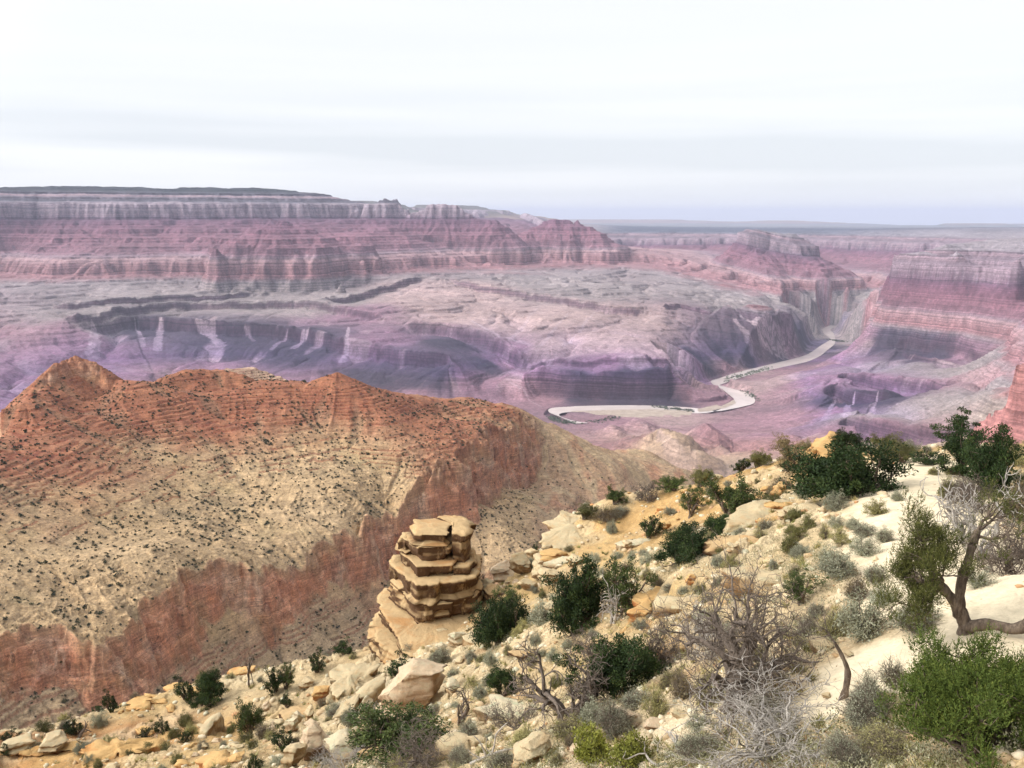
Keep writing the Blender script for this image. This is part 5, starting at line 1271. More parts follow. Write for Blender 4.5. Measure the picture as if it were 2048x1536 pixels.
DC['from'] = (0.25, 0.2, 0.15, 0.15, 0.2)
def dead_proto(seed, W, H, bark, stems=3, mx=3, lean=0.7, name='dead_tree', rmin=0.004, r0=0.06, cfg=None, kids=None, bark2=None):
    rs = np.random.RandomState(seed); out = []
    cf = dict(DC if cfg is None else cfg); cf['rmin'] = rmin
    if kids: cf['kids'] = kids
    for k in range(stems):
        a = rs.uniform(0, 6.28); l = rs.uniform(0.3, 1.0)*lean
        grow(rs, (rs.normal(0, 0.04), rs.normal(0, 0.04), -0.15), (math.cos(a)*l, math.sin(a)*l, 1.0), rs.uniform(0.55, 0.8), r0, 0, mx, cf, out)
    big = [(p, r) for p, r, l in out if l < max(1, mx-1)]; fine = [(p, r) for p, r, l in out if l >= max(1, mx-1)]
    V1, F1 = tubes(big, 6); V2, F2 = tubes(fine, 3)
    s, c = fit(np.vstack([V1, V2]), W, W, H)
    V1 = (V1-c)*s; V2 = (V2-c)*s
    V1[:, 2] = np.maximum(V1[:, 2], -0.3); V2[:, 2] = np.maximum(V2[:, 2], -0.03)
    root = empty(name, (0, 0, 0))
    mesh_obj('trunk', V1, [F1], bark, root, smooth=True); mesh_obj('twigs', V2, [F2], bark2 or bark, root)
    return root
def limb(pts, r0, r1, sub=6):
    """smooth tapering limb through given points"""
    P = np.array(pts, float); Q = np.vstack([2*P[0]-P[1], P, 2*P[-1]-P[-2]]); out = []
    for i in range(1, len(Q)-2):
        for k in range(sub):
            t = k/sub; a, b, c, d = Q[i-1], Q[i], Q[i+1], Q[i+2]
            out.append(0.5*((2*b)+(c-a)*t+(2*a-5*b+4*c-d)*t*t+(3*b-a-3*c+d)*t**3))
    out.append(P[-1]); out = np.array(out)
    w = np.linspace(0, 1, len(out))
    rad = (r0*(1-w)+r1*w)*(1+0.10*np.sin(w*17)+0.06*np.sin(w*41+1))
    return out, rad
def copy_tree(src, name=None):
    c = src.copy(); C.objects.link(c)
    for ch in src.children:
        k = ch.copy(); C.objects.link(k); k.parent = c
    return c
_used = set()
def put(proto, loc, scale, rz, label, cat, group=None):
    o = proto if proto.name not in _used else copy_tree(proto)
    _used.add(proto.name); _used.add(o.name)
    o.location = loc; o.scale = scale; o.rotation_euler = (0, 0, rz)
    return tag(o, label, cat, group)
# ================================================================== PLANTING
def project(p):
    y = p[1]*CP-p[2]*SP; v = (p[2]*CP+p[1]*SP)/y
    return 1024+FPX*p[0]/y, 768-FPX*v
def spot(px, py, wpx, hpx, back=0.36):
    p, d = hit(px, py)
    w = wpx/FPX*d; dn = math.asin(-p.z/d)
    h = max((hpx/FPX*d-0.32*w*math.sin(dn))/math.cos(dn), 0.4*w)
    q = Vector((p.x, p.y, 0)).normalized()*w*back
    x, y = p.x+q.x, p.y+q.y
    return Vector((x, y, min(fg_z(x, y), p.z+0.25*w))), w, h
TAKEN = []   # (x, y, radius) of what already stands on the spur
# prototypes, built near their real size
JP = {
 'dark': [(juniper_proto(301, 4.0, 3.0, L_DARK, B_DARK, 120, 0.13, 0.36, 5, mx=2), 4.0, 3.0), (juniper_proto(302, 4.0, 3.2, L_DARK, B_DARK, 120, 0.13, 0.34, 4, mx=2), 4.0, 3.2), (juniper_proto(303, 4.0, 2.6, L_DARK, B_DARK, 120, 0.13, 0.36, 6, dome=1.3, mx=2), 4.0, 2.6)],
 'mid': [(juniper_proto(311, 3.0, 2.6, L_MID, B_DARK, 75, 0.11, 0.24, 4, mx=2, keep=0.8), 3.0, 2.6), (juniper_proto(312, 3.0, 2.8, L_MID, B_DARK, 70, 0.11, 0.22, 3, mx=2, keep=0.7), 3.0, 2.8)],
 'olive': [(juniper_proto(321, 3.0, 2.2, L_OLIVE, B_DARK, 80, 0.10, 0.25, 5, mx=2, keep=0.85), 3.0, 2.2)],
 'brown': [(juniper_proto(331, 3.0, 2.4, L_BROWN, B_DARK, 60, 0.09, 0.24, 5, mx=2, keep=0.8), 3.0, 2.4)],
 'cone': [(juniper_proto(341, 3.0, 4.6, L_DARK, B_DARK, 120, 0.13, 0.30, 3, dome=0.35, mx=2), 3.0, 4.6)],
 'bush': [(juniper_proto(351, 2.0, 1.6, L_DARK, B_DARK, 70, 0.11, 0.22, 6, dome=1.2, mx=1, name='juniper_bush'), 2.0, 1.6), (juniper_proto(352, 2.0, 1.7, L_DARK, B_DARK, 70, 0.11, 0.2, 5, mx=1, name='juniper_bush'), 2.0, 1.7)],
}
TREES = [  # kind, variant, px, py of the foot, width px, height px, label
 ('dark',2,1690,1002,205,128,'wide dark green juniper spreading low at the left of the trail head'),
 ('cone',0,1915,958,92,122,'tall pointed dark juniper right of the trail on the skyline'),
 ('dark',0,1985,992,108,120,'round dark juniper just right of the tall pointed one'),
 ('dark',1,1700,905,62,42,'small dark juniper behind the orange skyline knob'),
 ('olive',0,1768,925,60,52,'yellow green juniper on the skyline right of the orange knob'),
 ('olive',0,1812,928,52,36,'low yellowish bush juniper on the skyline before the trail'),
 ('bush',0,1858,932,66,28,'low dark hedge-like juniper where the trail meets the skyline'),
 ('bush',1,1482,936,36,34,'small black-green juniper on the skyline of the orange slope'),
 ('olive',0,1520,935,46,36,'olive bush beside the black-green skyline juniper'),
 ('brown',0,1590,948,96,72,'brownish green tree left of the wide dark juniper'),
 ('mid',0,1470,1040,102,88,'open branched green juniper in the middle of the orange slope'),
 ('mid',1,1385,1040,58,66,'thin small juniper left of the open branched one on orange ground'),
 ('olive',0,1408,978,48,36,'olive shrub on the skyline above the thin small juniper'),
 ('mid',0,1338,994,54,38,'green windswept juniper on the skyline over orange sand'),
 ('dark',0,1372,1132,120,88,'dark juniper behind the lichen covered ledge'),
 ('dark',1,1440,1078,80,54,'dark green juniper touching the upper end of the lichen ledge'),
 ('bush',0,1303,1082,46,46,'round dark bush juniper alone on the orange slope'),
 ('dark',0,1172,1262,130,140,'big dark juniper mid slope with bare pale branches in front'),
 ('mid',1,1258,1235,100,115,'sparse greyish juniper leaning right of the big dark juniper'),
 ('dark',1,1225,1405,165,140,'very dark full juniper lower on the slope, centre'),
 ('dark',2,1003,1288,112,104,'dark round juniper at the right foot of the rock tower'),
 ('bush',1,812,1372,66,56,'dark bush juniper in the notch below the rock tower'),
 ('bush',0,1072,1106,28,30,'small dark juniper standing in the rock saddle'),
 ('mid',0,1234,1016,44,34,'small windblown juniper on the skyline by the capped outcrop'),
 ('olive',0,1176,1042,48,32,'rounded green shrub on top of the capped outcrop'),
 ('bush',1,958,1132,26,50,'narrow dark juniper growing against the rock tower'),
 ('bush',0,690,1312,42,30,'low green juniper left of the rock tower on the skyline'),
 ('bush',1,636,1352,32,40,'dark upright juniper on the lower left skyline next to the rock shelf'),
 ('mid',1,572,1388,36,54,'tallest olive green tree on the lower left skyline'),
 ('bush',0,548,1392,40,52,'dark juniper beside the tallest olive tree, lower left skyline'),
 ('dark',1,420,1420,66,64,'dark bushy juniper above the leaning plank of rock'),
 ('bush',1,376,1410,42,46,'juniper just left of the one above the leaning plank'),
 ('mid',0,497,1476,58,70,'isolated green tree on the lower slope with dark base'),
 ('bush',0,574,1418,24,26,'small round bush right of the isolated green tree'),
 ('bush',1,572,1506,48,40,'round juniper in the rubble below the greenish slabs'),
 ('bush',0,508,1545,34,48,'dark juniper cut by the bottom edge on pink sand'),
 ('bush',1,224,1426,28,38,'narrow juniper on the skyline of the lower left ridge'),
 ('bush',0,195,1424,24,18,'low bush beside the narrow lower left skyline juniper'),
 ('bush',1,290,1490,32,28,'round dark juniper in the middle of the lower left ridge'),
 ('bush',0,150,1476,34,32,'blue-grey dark juniper beside a dead stub, lower left ridge'),
 ('bush',1,24,1496,34,24,'dark juniper nearest the left frame edge'),
 ('bush',0,12,1518,22,22,'small dark juniper at the very left edge on the ledge'),
 ('bush',1,330,1478,32,40,'dark shrubby juniper at the cleft of the layered orange ledge'),
 ('bush',0,372,1490,24,22,'bush juniper right of the cleft, above pink sand'),
 ('dark',1,1012,1398,66,58,'dark foliage juniper left of the twin trunk dead tree'),
 ('olive',0,1592,1040,40,36,'bright olive bush at the top of the cream ledge'),
 ('olive',0,1592,1084,42,34,'second bright olive bush, just below the first on cream ground'),
 ('mid',1,1606,1215,86,62,'green living juniper clump caught in the big dead tree'),
 ('mid',0,785,1530,190,120,'loose olive green tree with thin trunks at the bottom centre left'),
 ('mid',1,1010,1240,60,70,'thin green juniper between rock tower and big dark juniper'),
]
cnt = {}
for kind, v, px, py, w_, h_, lab in TREES:
    q, w, h = spot(px, py, w_, h_)
    pr, W0, H0 = JP[kind][v % len(JP[kind])]
    cnt[kind] = cnt.get(kind, 0)+1
    put(pr, q, (w/W0, w/W0, h/H0), (cnt[kind]*1.9+px*0.01) % 6.28, lab, 'juniper', 'junipers growing on the spur')
    TAKEN.append((q.x, q.y, w*0.40))
# the full juniper in the lower right corner: close, so finer sprays
def corner_juniper():
    q, w, h = spot(1965, 1528, 310, 285, 0.25)
    pr = juniper_proto(361, w*1.0, h*0.74, L_BRIGHT, B_DARK, 420, 0.042, 0.17, 8, dome=0.8, mx=2, plume=34)
    put(pr, q, (1, 1, 1), 0.7, 'large bright green juniper filling the lower right corner', 'juniper', 'junipers growing on the spur')
    TAKEN.append((q.x, q.y, w*0.45))
corner_juniper()
# the forked twisted juniper beside the trail
L_TWIST = mat_leaf('twisted_juniper_leaf', (0.035,0.042,0.010), (0.095,0.100,0.024), (0.21,0.19,0.055))
def twisted():
    p, d = hit(1930, 1268); s = d/FPX
    o = empty('twisted_juniper', p)
    tag(o, 'old twisted juniper with a bare forked trunk beside the trail', 'juniper')
    cx, cy = 1930, 1268
    def w(px, py, dep=0.0): return np.array([(px-cx)*s, dep, (cy-py)*s/0.90-dep*0.42])
    main = limb([w(1932,1285), w(1930,1262), w(1922,1240), w(1905,1215), w(1885,1195), w(1868,1178)], 0.17, 0.085)
    fork = limb([w(1918,1240,0.02), w(1912,1212,-0.05), w(1911,1180,-0.1), w(1920,1150,-0.05), w(1928,1120,0.0), w(1938,1100,0.1)], 0.125, 0.07)
    right = limb([w(1926,1258,-0.05), w(1955,1252,-0.35), w(1985,1258,-0.6), w(2015,1240,-0.75), w(2050,1205,-0.85), w(2085,1172,-0.9)], 0.115, 0.10)
    dead = limb([w(1990,1256,-0.6), w(2000,1235,-0.7), w(1996,1216,-0.8), w(2004,1200,-0.8)], 0.04, 0.012)
    rs = np.random.RandomState(77); out = []; tips = []
    cfg = dict(JC); cfg['rmin'] = 0.006
    starts = [(w(1868,1178), (-0.5,0.1,0.5)), (w(1885,1195), (-0.3,-0.3,0.7)), (w(1868,1178), (-0.1,0.3,0.8)), (w(1890,1198), (-0.7,0.3,0.15)), (w(1868,1178), (-0.7,-0.2,-0.1)), (w(1875,1186), (-0.2,0.0,1.0)), (w(1872,1182), (-0.5,-0.3,-0.45)), (w(1880,1190), (-0.2,-0.2,-0.5))]
    for st, dr in starts:
        grow(rs, st, dr, rs.uniform(0.5, 0.85), 0.04, 0, 2, cfg, out)
    for p_, r_, l in out:
        if l == 2: tips += [p_[-1], p_[len(p_)//2]]
    out2 = []
    for st, dr in [(w(1938,1100,0.1), (0.4,0.2,0.4)), (w(1938,1100,0.1), (0.8,0.1,0.1)), (w(1932,1112,0.05), (0.6,-0.2,0.15))]:
        grow(rs, st, dr, 0.5, 0.035, 0, 2, cfg, out2)
    t2 = [p_[-1] for p_, r_, l in out2 if l == 2]
    t2 = [t for i, t in enumerate(t2) if i % 3 == 0]
    V, F = tubes([main, fork, right, dead]+[(a, b) for a, b, l in out+out2], 8)
    # lower branches of the left limb keep above the ground
    mesh_obj('trunk', V, [F], B_DARK, o, smooth=True)
    tips = np.array(tips+t2)
    Vl, Fl, ti = plume_cards(rs, tips, 15, 0.12, 0.038)
    mesh_obj('crown', Vl, [Fl], L_TWIST, o, fattr=ti)
    TAKEN.append((p.x, p.y, 0.8)); TAKEN.append((p.x-1.0, p.y+0.8, 0.9))
twisted()
# ------------------------------------------------------------------ dead trees and bare branches
def place_dead(seed, px, py, wpx, hpx, label, bark, stems=3, mx=3, lean=0.7, rmin=0.004, r0=0.06, name='dead_tree', rz=0.0, cat='dead tree', kids=None, bark2=None, back=0.2):
    q, w, h = spot(px, py, wpx, hpx, back)
    pr = dead_proto(seed, w, h, bark, stems, mx, lean, name, rmin, r0, None, kids, bark2)
    put(pr, q, (1, 1, 1), rz, label, cat)
    TAKEN.append((q.x, q.y, w*0.33))
place_dead(401, 1492, 1432, 330, 300, 'big dead tree with dark trunk and a haze of fine grey twigs', B_TWIG, 3, 4, 0.8, 0.0030, 0.075, kids=((5,6),(5,7),(5,6),(4,5),(0,0)))
place_dead(402, 1135, 1452, 205, 160, 'twin trunk dead tree with twiggy crown in front of the dark juniper', B_TWIG, 3, 3, 0.9, 0.008, 0.10)
place_dead(403, 1540, 1560, 300, 165, 'pale grey dead shrub with antler-like twigs at the bottom edge', B_GREY, 7, 3, 1.1, 0.005, 0.035, 'dead_shrub', cat='dead shrub')
place_dead(404, 1955, 1125, 150, 160, 'white bleached snag with bare forked branches beside the trail', B_GREY, 3, 3, 0.9, 0.009, 0.07, kids=((4,5),(4,5),(3,4),(0,0)))
place_dead(405, 2012, 1150, 120, 110, 'grey leafless thicket right of the bleached snag', B_TWIG, 7, 3, 1.0, 0.007, 0.03, 'dead_shrub', cat='dead shrub')
place_dead(406, 920, 1452, 50, 84, 'dead dark sapling standing alone on the pale slope', B_TWIG, 1, 2, 0.3, 0.010, 0.07)
place_dead(407, 1235, 1252, 75, 92, 'fan of bare pale branches in front of the big dark juniper', B_GREY, 4, 2, 0.9, 0.014, 0.06, 'dead_branches', cat='dead branches')
place_dead(408, 1325, 1540, 150, 110, 'twisted grey dead limb beside the yellow green shrubs at the bottom', B_GREY, 2, 2, 1.0, 0.008, 0.07, 'dead_branches', cat='dead branches', kids=((3,4),(2,4),(0,0)))
place_dead(409, 1742, 1432, 70, 76, 'crooked dark dead branch beside the lower trail', B_TWIG, 1, 2, 1.3, 0.006, 0.035, 'dead_branches', cat='dead branches')
place_dead(410, 1030, 1462, 115, 52, 'low brown dead thicket left of the twin trunk tree', B_TWIG, 7, 3, 1.4, 0.006, 0.025, 'dead_shrub', cat='dead shrub')
place_dead(411, 850, 1545, 150, 95, 'brown dead brush at the bottom centre left', B_TWIG, 6, 3, 1.2, 0.006, 0.03, 'dead_shrub', cat='dead shrub')
place_dead(412, 1190, 1335, 95, 60, 'greyish dead bush between the two darkest junipers', B_TWIG, 7, 3, 1.0, 0.008, 0.03, 'dead_shrub', cat='dead shrub')
place_dead(413, 1320, 1335, 70, 95, 'dry brown shrub right of the very dark full juniper', B_TWIG, 5, 3, 0.8, 0.008, 0.03, 'dead_shrub', cat='dead shrub')
place_dead(414, 503, 1378, 16, 62, 'thin dead pole tree on the lower left skyline', B_TWIG, 1, 1, 0.15, 0.02, 0.09, cat='dead tree')
place_dead(415, 168, 1474, 18, 26, 'dark dead stub beside the blue-grey juniper, lower left ridge', B_TWIG, 1, 1, 0.2, 0.03, 0.12, cat='dead tree')
place_dead(416, 1430, 1330, 130, 120, 'bare grey shrub behind the big dead tree', B_GREY, 5, 3, 0.9, 0.006, 0.03, 'dead_shrub', cat='dead shrub')
place_dead(417, 1950, 1020, 110, 60, 'brown grey brush under the round dark juniper by the trail', B_TWIG, 8, 3, 1.1, 0.008, 0.025, 'dead_shrub', cat='dead shrub')
place_dead(418, 690, 1540, 120, 70, 'tangle of grey dead twigs at the bottom below the long block', B_GREY, 6, 3, 1.2, 0.006, 0.025, 'dead_shrub', cat='dead shrub')
place_dead(419, 760, 1440, 80, 40, 'grey dead twigs lying at the foot of the long block', B_GREY, 5, 2, 1.5, 0.008, 0.03, 'dead_branches', cat='dead branches')
place_dead(420, 1290, 1010, 50, 40, 'bare dark shrub on the skyline of the orange slope', B_TWIG, 4, 3, 0.8, 0.012, 0.04, 'dead_shrub', cat='dead shrub')
def bent_stump():
    p, d = hit(1688, 1396); s = d/FPX
    def w(px, py, dep=0.0): return np.array([(px-1688)*s, dep, (1396-py)*s/0.9])
    o = empty('dead_stump', p); tag(o, 'curved dead stump bent to the left beside the lower trail', 'stump')
    rs = np.random.RandomState(5); out = []
    grow(rs, w(1664,1300), (-0.9,0.1,0.35), 0.5, 0.02, 0, 2, DC, out)
    V, F = tubes([limb([w(1686,1402), w(1690,1380), w(1691,1350), w(1680,1325), w(1664,1300)], 0.085, 0.03)], 8)
    mesh_obj('trunk', V, [F], B_DARK, o, smooth=True)
    V, F = tubes([(a, b) for a, b, l in out], 4); mesh_obj('twigs', V, [F], B_TWIG, o)
bent_stump()
def driftwood():
    p, d = hit(1000, 1512); s = d/FPX
    def w(px, py, dep=0.0): return np.array([(px-1000)*s, dep, (1512-py)*s/0.9])
    o = empty('fallen_log', p); tag(o, 'bleached fallen log with upturned root prongs at the bottom', 'log')
    L = [limb([w(945,1528), w(972,1515), w(1000,1505), w(1030,1498), w(1052,1494)], 0.05, 0.022), limb([w(975,1515), w(968,1498), w(962,1486), w(952,1476)], 0.035, 0.012), limb([w(985,1510), w(990,1492), w(993,1474), w(1003,1462), w(1014,1452)], 0.035, 0.012),
         limb([w(965,1518), w(950,1510), w(940,1500)], 0.03, 0.008), limb([w(990,1508), w(975,1500), w(976,1478)], 0.022, 0.007), limb([w(1000,1505), w(1012,1512,-0.1), w(1030,1520,-0.2)], 0.025, 0.010), limb([w(970,1516), w(978,1528,-0.1), w(1000,1535,-0.2)], 0.03, 0.012)]
    V, F = tubes(L, 7); mesh_obj('trunk', V, [F], B_GREY, o, smooth=True)
    TAKEN.append((p.x, p.y, 0.8))
driftwood()
# ------------------------------------------------------------------ sagebrush and other low shrubs
SP_ = {
 'sage': [sage_proto(501, L_SAGE), sage_proto(502, L_SAGE), sage_proto(503, L_SAGE, twig=True, per=18)],
 'yellow': [sage_proto(511, L_SAGEY), sage_proto(512, L_SAGEY, twig=True, per=16)],
 'green': [sage_proto(521, L_GREEN, n=120, per=22, size=0.06, up=1.2, name='rabbitbrush')],
 'dry': [sage_proto(531, L_BROWN, per=9, twig=True, name='dry_shrub'), sage_proto(532, L_SAGE, per=8, twig=True, name='dry_shrub')],
 'olive': [sage_proto(541, L_OLIVE, per=24, size=0.05, name='green_shrub')],
 'near': [sage_proto(551, L_SAGE, n=260, per=30, size=0.026, twig=True), sage_proto(552, L_SAGEY, n=240, per=30, size=0.026, twig=True)],
}
SAGE = [
 ('sage',1670,1024,52,42,'dark green sagebrush under the wide dark juniper beside the trail'),
 ('sage',1793,1003,28,26,'lone round sagebrush standing in the middle of the trail edge'),
 ('yellow',1752,1033,50,34,'wide pale sagebrush left of the trail, upper slope'),
 ('sage',1672,1058,36,30,'round sagebrush left of a pair, below the dark green sagebrush'),
 ('sage',1706,1060,42,30,'pale sagebrush between two round ones near the trail'),
 ('sage',1728,1076,58,34,'elongated grey-green sagebrush lying across the slope by the trail'),
 ('yellow',1676,1092,42,36,'rounded yellow tinged sagebrush in the middle of the sage patch'),
 ('yellow',1648,1082,30,30,'small yellow sagebrush at the left rim of the sage patch'),
 ('sage',1768,1086,46,36,'grey sagebrush at the right rim of the sage patch, trail side'),
 ('sage',1728,1114,64,46,'largest dark grey sagebrush at the bottom of the sage patch'),
 ('yellow',1867,951,30,16,'low pale bush on the right trail edge near the skyline'),
 ('yellow',1905,950,42,20,'pale bush left of the pointed juniper foot'),
 ('olive',1893,1000,44,48,'olive brown bush at the right trail edge under the dark junipers'),
 ('dry',1925,990,60,40,'greyish brush clump at the foot of the pointed juniper'),
 ('dry',2040,1050,70,90,'dry brown brush at the right frame edge behind the snag'),
 ('sage',1727,1290,112,100,'big rounded pale sagebrush left of the lower trail'),
 ('sage',1672,1162,92,66,'silver sagebrush spreading right of the big dead tree top'),
 ('sage',1749,1170,60,46,'silver-green sagebrush above the big rounded pale one'),
 ('dry',1712,1205,66,56,'half dry sagebrush above the big rounded pale sagebrush'),
 ('sage',1763,1216,62,44,'low grey sagebrush left of the twisted juniper'),
 ('sage',1829,1268,118,66,'broad grey sagebrush under the twisted juniper'),
 ('sage',1955,1180,66,40,'neat round sagebrush on bare sand behind the forked trunk'),
 ('sage',1600,1120,54,38,'grey-green sagebrush below the lichen covered ledge'),
 ('dry',1786,1385,60,70,'grey shrub beside the corner juniper at its left'),
 ('near',1730,1465,105,95,'grey feathery sagebrush beside the lower trail bend'),
 ('near',1770,1535,120,70,'silver sagebrush at the bottom edge by the trail'),
 ('near',1690,1545,90,60,'pale sagebrush at the bottom edge beside the antler shrub'),
 ('sage',1400,1475,60,50,'sagebrush at the left foot of the big dead tree'),
 ('near',1400,1530,100,60,'sagebrush behind the twisted grey limb, bottom'),
 ('green',1185,1535,100,75,'bright yellow green bush at the bottom edge, left of two'),
 ('green',1260,1545,110,70,'bright yellow green bush at the bottom edge, right of two'),
 ('sage',1185,1455,70,60,'silvery sagebrush at the foot of the twin trunk dead tree'),
 ('near',1230,1480,90,70,'large silvery sagebrush behind the yellow green bushes'),
 ('yellow',1135,1480,70,55,'straw coloured bush below the twin trunk dead tree'),
 ('yellow',1050,1500,80,45,'pale straw bush right of the bleached log'),
 ('sage',1270,1420,80,50,'grey-green sagebrush below the very dark juniper'),
 ('yellow',1310,1440,60,60,'tall straw sagebrush right of the very dark juniper foot'),
 ('sage',1085,1250,75,60,'blue-grey sagebrush left of the big dark juniper'),
 ('sage',880,1330,50,40,'grey shrub at the foot of the tower ledge'),
 ('dry',835,1395,38,44,'dry brown shrub on the pinkish boulder slope'),
 ('sage',980,1335,38,36,'grey shrub on the pale slope below the round juniper'),
 ('olive',975,1300,26,22,'yellow green tuft bush below the round juniper'),
 ('olive',1580,1112,50,46,'dark bush at the right end of the lichen ledge'),
 ('dry',1530,1065,44,36,'dry bush on top of the lichen covered ledge'),
 ('dry',1565,985,60,40,'grey brush at the left foot of the wide dark juniper'),
 ('sage',1605,1000,40,34,'grey-green bush tucked under the wide dark juniper'),
 ('dry',1215,1050,60,40,'dry grey brush on the skyline behind the capped outcrop'),
 ('sage',1240,1040,50,28,'low grey brush on the skyline right of the capped outcrop'),
 ('near',735,1500,90,60,'grey-green sagebrush below the lichen spotted boulder'),
 ('sage',700,1455,50,40,'round sagebrush at the lower end of the long block'),
]
_k = 0
for kind, px, py, w_, h_, lab in SAGE:
    q, w, h = spot(px, py, w_, h_, 0.3)
    L_ = SP_[kind]; pr = L_[_k % len(L_)]; _k += 1
    put(pr, q, (w, w, h/0.75), (_k*2.1) % 6.28, lab, 'shrub', 'low shrubs on the spur')
    TAKEN.append((q.x, q.y, w*0.42))
LANDM = [('the rock tower',860,1200),('the long block',715,1410),('the pinkish boulder',820,1400),('the dark round juniper by the tower',1003,1240),('the big dark juniper',1180,1200),('the very dark juniper',1225,1340),('the twin trunk dead tree',1130,1390),('the lichen covered ledge',1445,1105),
 ('the wide dark juniper',1690,940),('the pointed juniper',1915,910),('the twisted juniper',1915,1190),('the corner juniper',1930,1400),('the big dead tree',1495,1290),('the antler shrub',1535,1480),('the orange knob',1655,880),('the capped outcrop',1140,1060),('the rock saddle',1050,1150),
 ('the open branched juniper',1470,1000),('the thin small juniper',1385,1010),('the bleached log',1000,1495),('the dead sapling',920,1410),('the rubble chute',595,1450),('the leaning plank',420,1445),('the isolated green tree',497,1440),('the orange corner ledge',60,1505),('the layered orange ledge',240,1510),('the lower left skyline',250,1415),('the yellow green bushes',1220,1500),('the loose olive tree',785,1470),('the big pale sagebrush',1727,1240),('the sage patch',1700,1070),('the bleached snag',1950,1060)]
ORD = ['first','second','third','fourth','fifth','sixth','seventh','eighth','ninth','tenth','eleventh','twelfth','thirteenth','fourteenth']
def auto_labels(items, noun):
    """items: (object, px, py, adjective). One label each: what it is, what it stands by and its rank there"""
    g = {}
    for o, px, py, adj in items:
        n, lx, ly = min(LANDM, key=lambda l: (l[1]-px)**2+(l[2]-py)**2)
        dx, dy = px-lx, py-ly
        rel = ('right of' if dx > 0 else 'left of') if abs(dx) > abs(dy)*1.2 else ('below' if dy > 0 else 'above')
        g.setdefault((adj, rel, n), []).append((px, o))
    for (adj, rel, n), L in g.items():
        L.sort(key=lambda t: t[0])
        for i, (px, o) in enumerate(L):
            if len(L) == 1: o['label'] = f'{adj} {noun} {rel} {n}'
            else: o['label'] = f'{ORD[min(i, 13)]} {adj} {noun} from the left, {rel} {n}'
rs = np.random.RandomState(99)
def free(x, y, r):
    for a, b, c in TAKEN:
        if (a-x)**2+(b-y)**2 < (c+r)**2: return False
    return True
cand = []
N_ = 9000
aa = rs.uniform(-math.radians(31), math.radians(31), N_); rr = np.exp(rs.uniform(math.log(14), math.log(92), N_))
xx = rr*np.sin(aa); yy = rr*np.cos(aa)
zz, pth, _b = fg_height(xx[None], yy[None]); zz = zz[0]; pth = pth[0]
dens = 0.5+0.5*fbm(xx/6, yy/6, 3, 301)
CRA = [polar(at(px, py, d)) for px, py, d in CREST_FG]
crl = np.interp(aa, [c[0] for c in CRA], [c[1] for c in CRA])
items = []; nsc = 0
for i in range(N_):
    if nsc >= 249: break
    if pth[i] > 0.12 or np.log(rr[i]) > crl[i]-0.015 or dens[i] < rs.uniform(0.1, 0.9): continue
    x, y = float(xx[i]), float(yy[i])
    px, py = project((x, y, float(zz[i])))
    if not (-10 < px < 2058 and py < 1550): continue
    u = rs.rand()
    w = rs.uniform(0.5, 1.3)*(1.3 if rr[i] > 50 else 0.9)
    if not free(x, y, w*0.55): continue
    org = px < 620 or (1180 < px < 1600 and py < 1060)
    kind = ('dry' if u < 0.2 else 'yellow' if u < 0.42 else 'olive' if u < (0.75 if org else 0.55) else 'sage')
    if rr[i] < 26 and kind in ('sage', 'yellow'): kind = 'near'
    L_ = SP_[kind]; vi = rs.randint(len(L_)); pr = L_[vi]
    h = w*rs.uniform(0.55, 0.85)
    size = 'small' if w < 0.62 else 'wide' if w > 1.0 else 'middling'
    adj = {'dry': size+' dry brown', 'yellow': size+' straw yellow', 'olive': size+' dark olive', 'sage': size+' grey-green', 'near': size+(' grey-green' if vi == 0 else ' straw yellow')}[kind]
    o = put(pr, (x, y, float(zz[i])-0.02), (w, w, h/0.75), rs.uniform(0, 6.28), 'x', 'shrub', 'low shrubs on the spur')
    items.append((o, px, py, adj)); TAKEN.append((x, y, w*0.4)); nsc += 1
auto_labels(items, 'shrub')
# bedded ledges breaking through the slope
items = []; nl = 0; rl = np.random.RandomState(12)
for i in range(0, N_, 3):
    if nl >= 34: break
    if pth[i] > 0.02 or np.log(rr[i]) > crl[i]-0.03 or rr[i] < 24: continue
    x, y = float(xx[i]), float(yy[i]); px, py = project((x, y, float(zz[i])))
    if not (-10 < px < 1650 and py < 1540) or (700 < px < 960 and py < 1340): continue
    w = rl.uniform(1.6, 3.8)
    if not free(x, y, w*0.22): continue
    a = np.arange(11)*2*math.pi/11; q = rl.uniform(0.7, 1.1, 11)
    poly = np.stack([np.cos(a)*w*0.5*q, np.sin(a)*w*0.24*q], -1)
    th = rl.uniform(-0.5, 0.3); c_, s_ = math.cos(th), math.sin(th)
    poly = np.stack([poly[:, 0]*c_-poly[:, 1]*s_, poly[:, 0]*s_+poly[:, 1]*c_], -1)
    org = px < 520 or (1150 < px < 1560 and py < 1050); mi = rl.randint(3)
    m_ = (M_ORANGE if org else (M_CREAM, M_LICHEN, M_TOWER)[mi])
    o = slab('rock_ledge', poly.tolist(), -0.9, rl.uniform(0.12, 0.42), m_, None, 800+i, rough=0.16, cell=0.13, under=0.15, beds=4, dome=0.08, soft=0, tilt=(rl.uniform(-0.05, 0.22), rl.uniform(-0.1, 0.1)))
    o.location = (x, y, float(zz[i])); tag(o, 'x', 'rock', 'bedded ledges on the slope')
    items.append((o, px, py, 'orange' if org else ('cream', 'lichen green', 'brown stained')[mi])); TAKEN.append((x, y, w*0.28)); nl += 1
auto_labels(items, 'ledge')
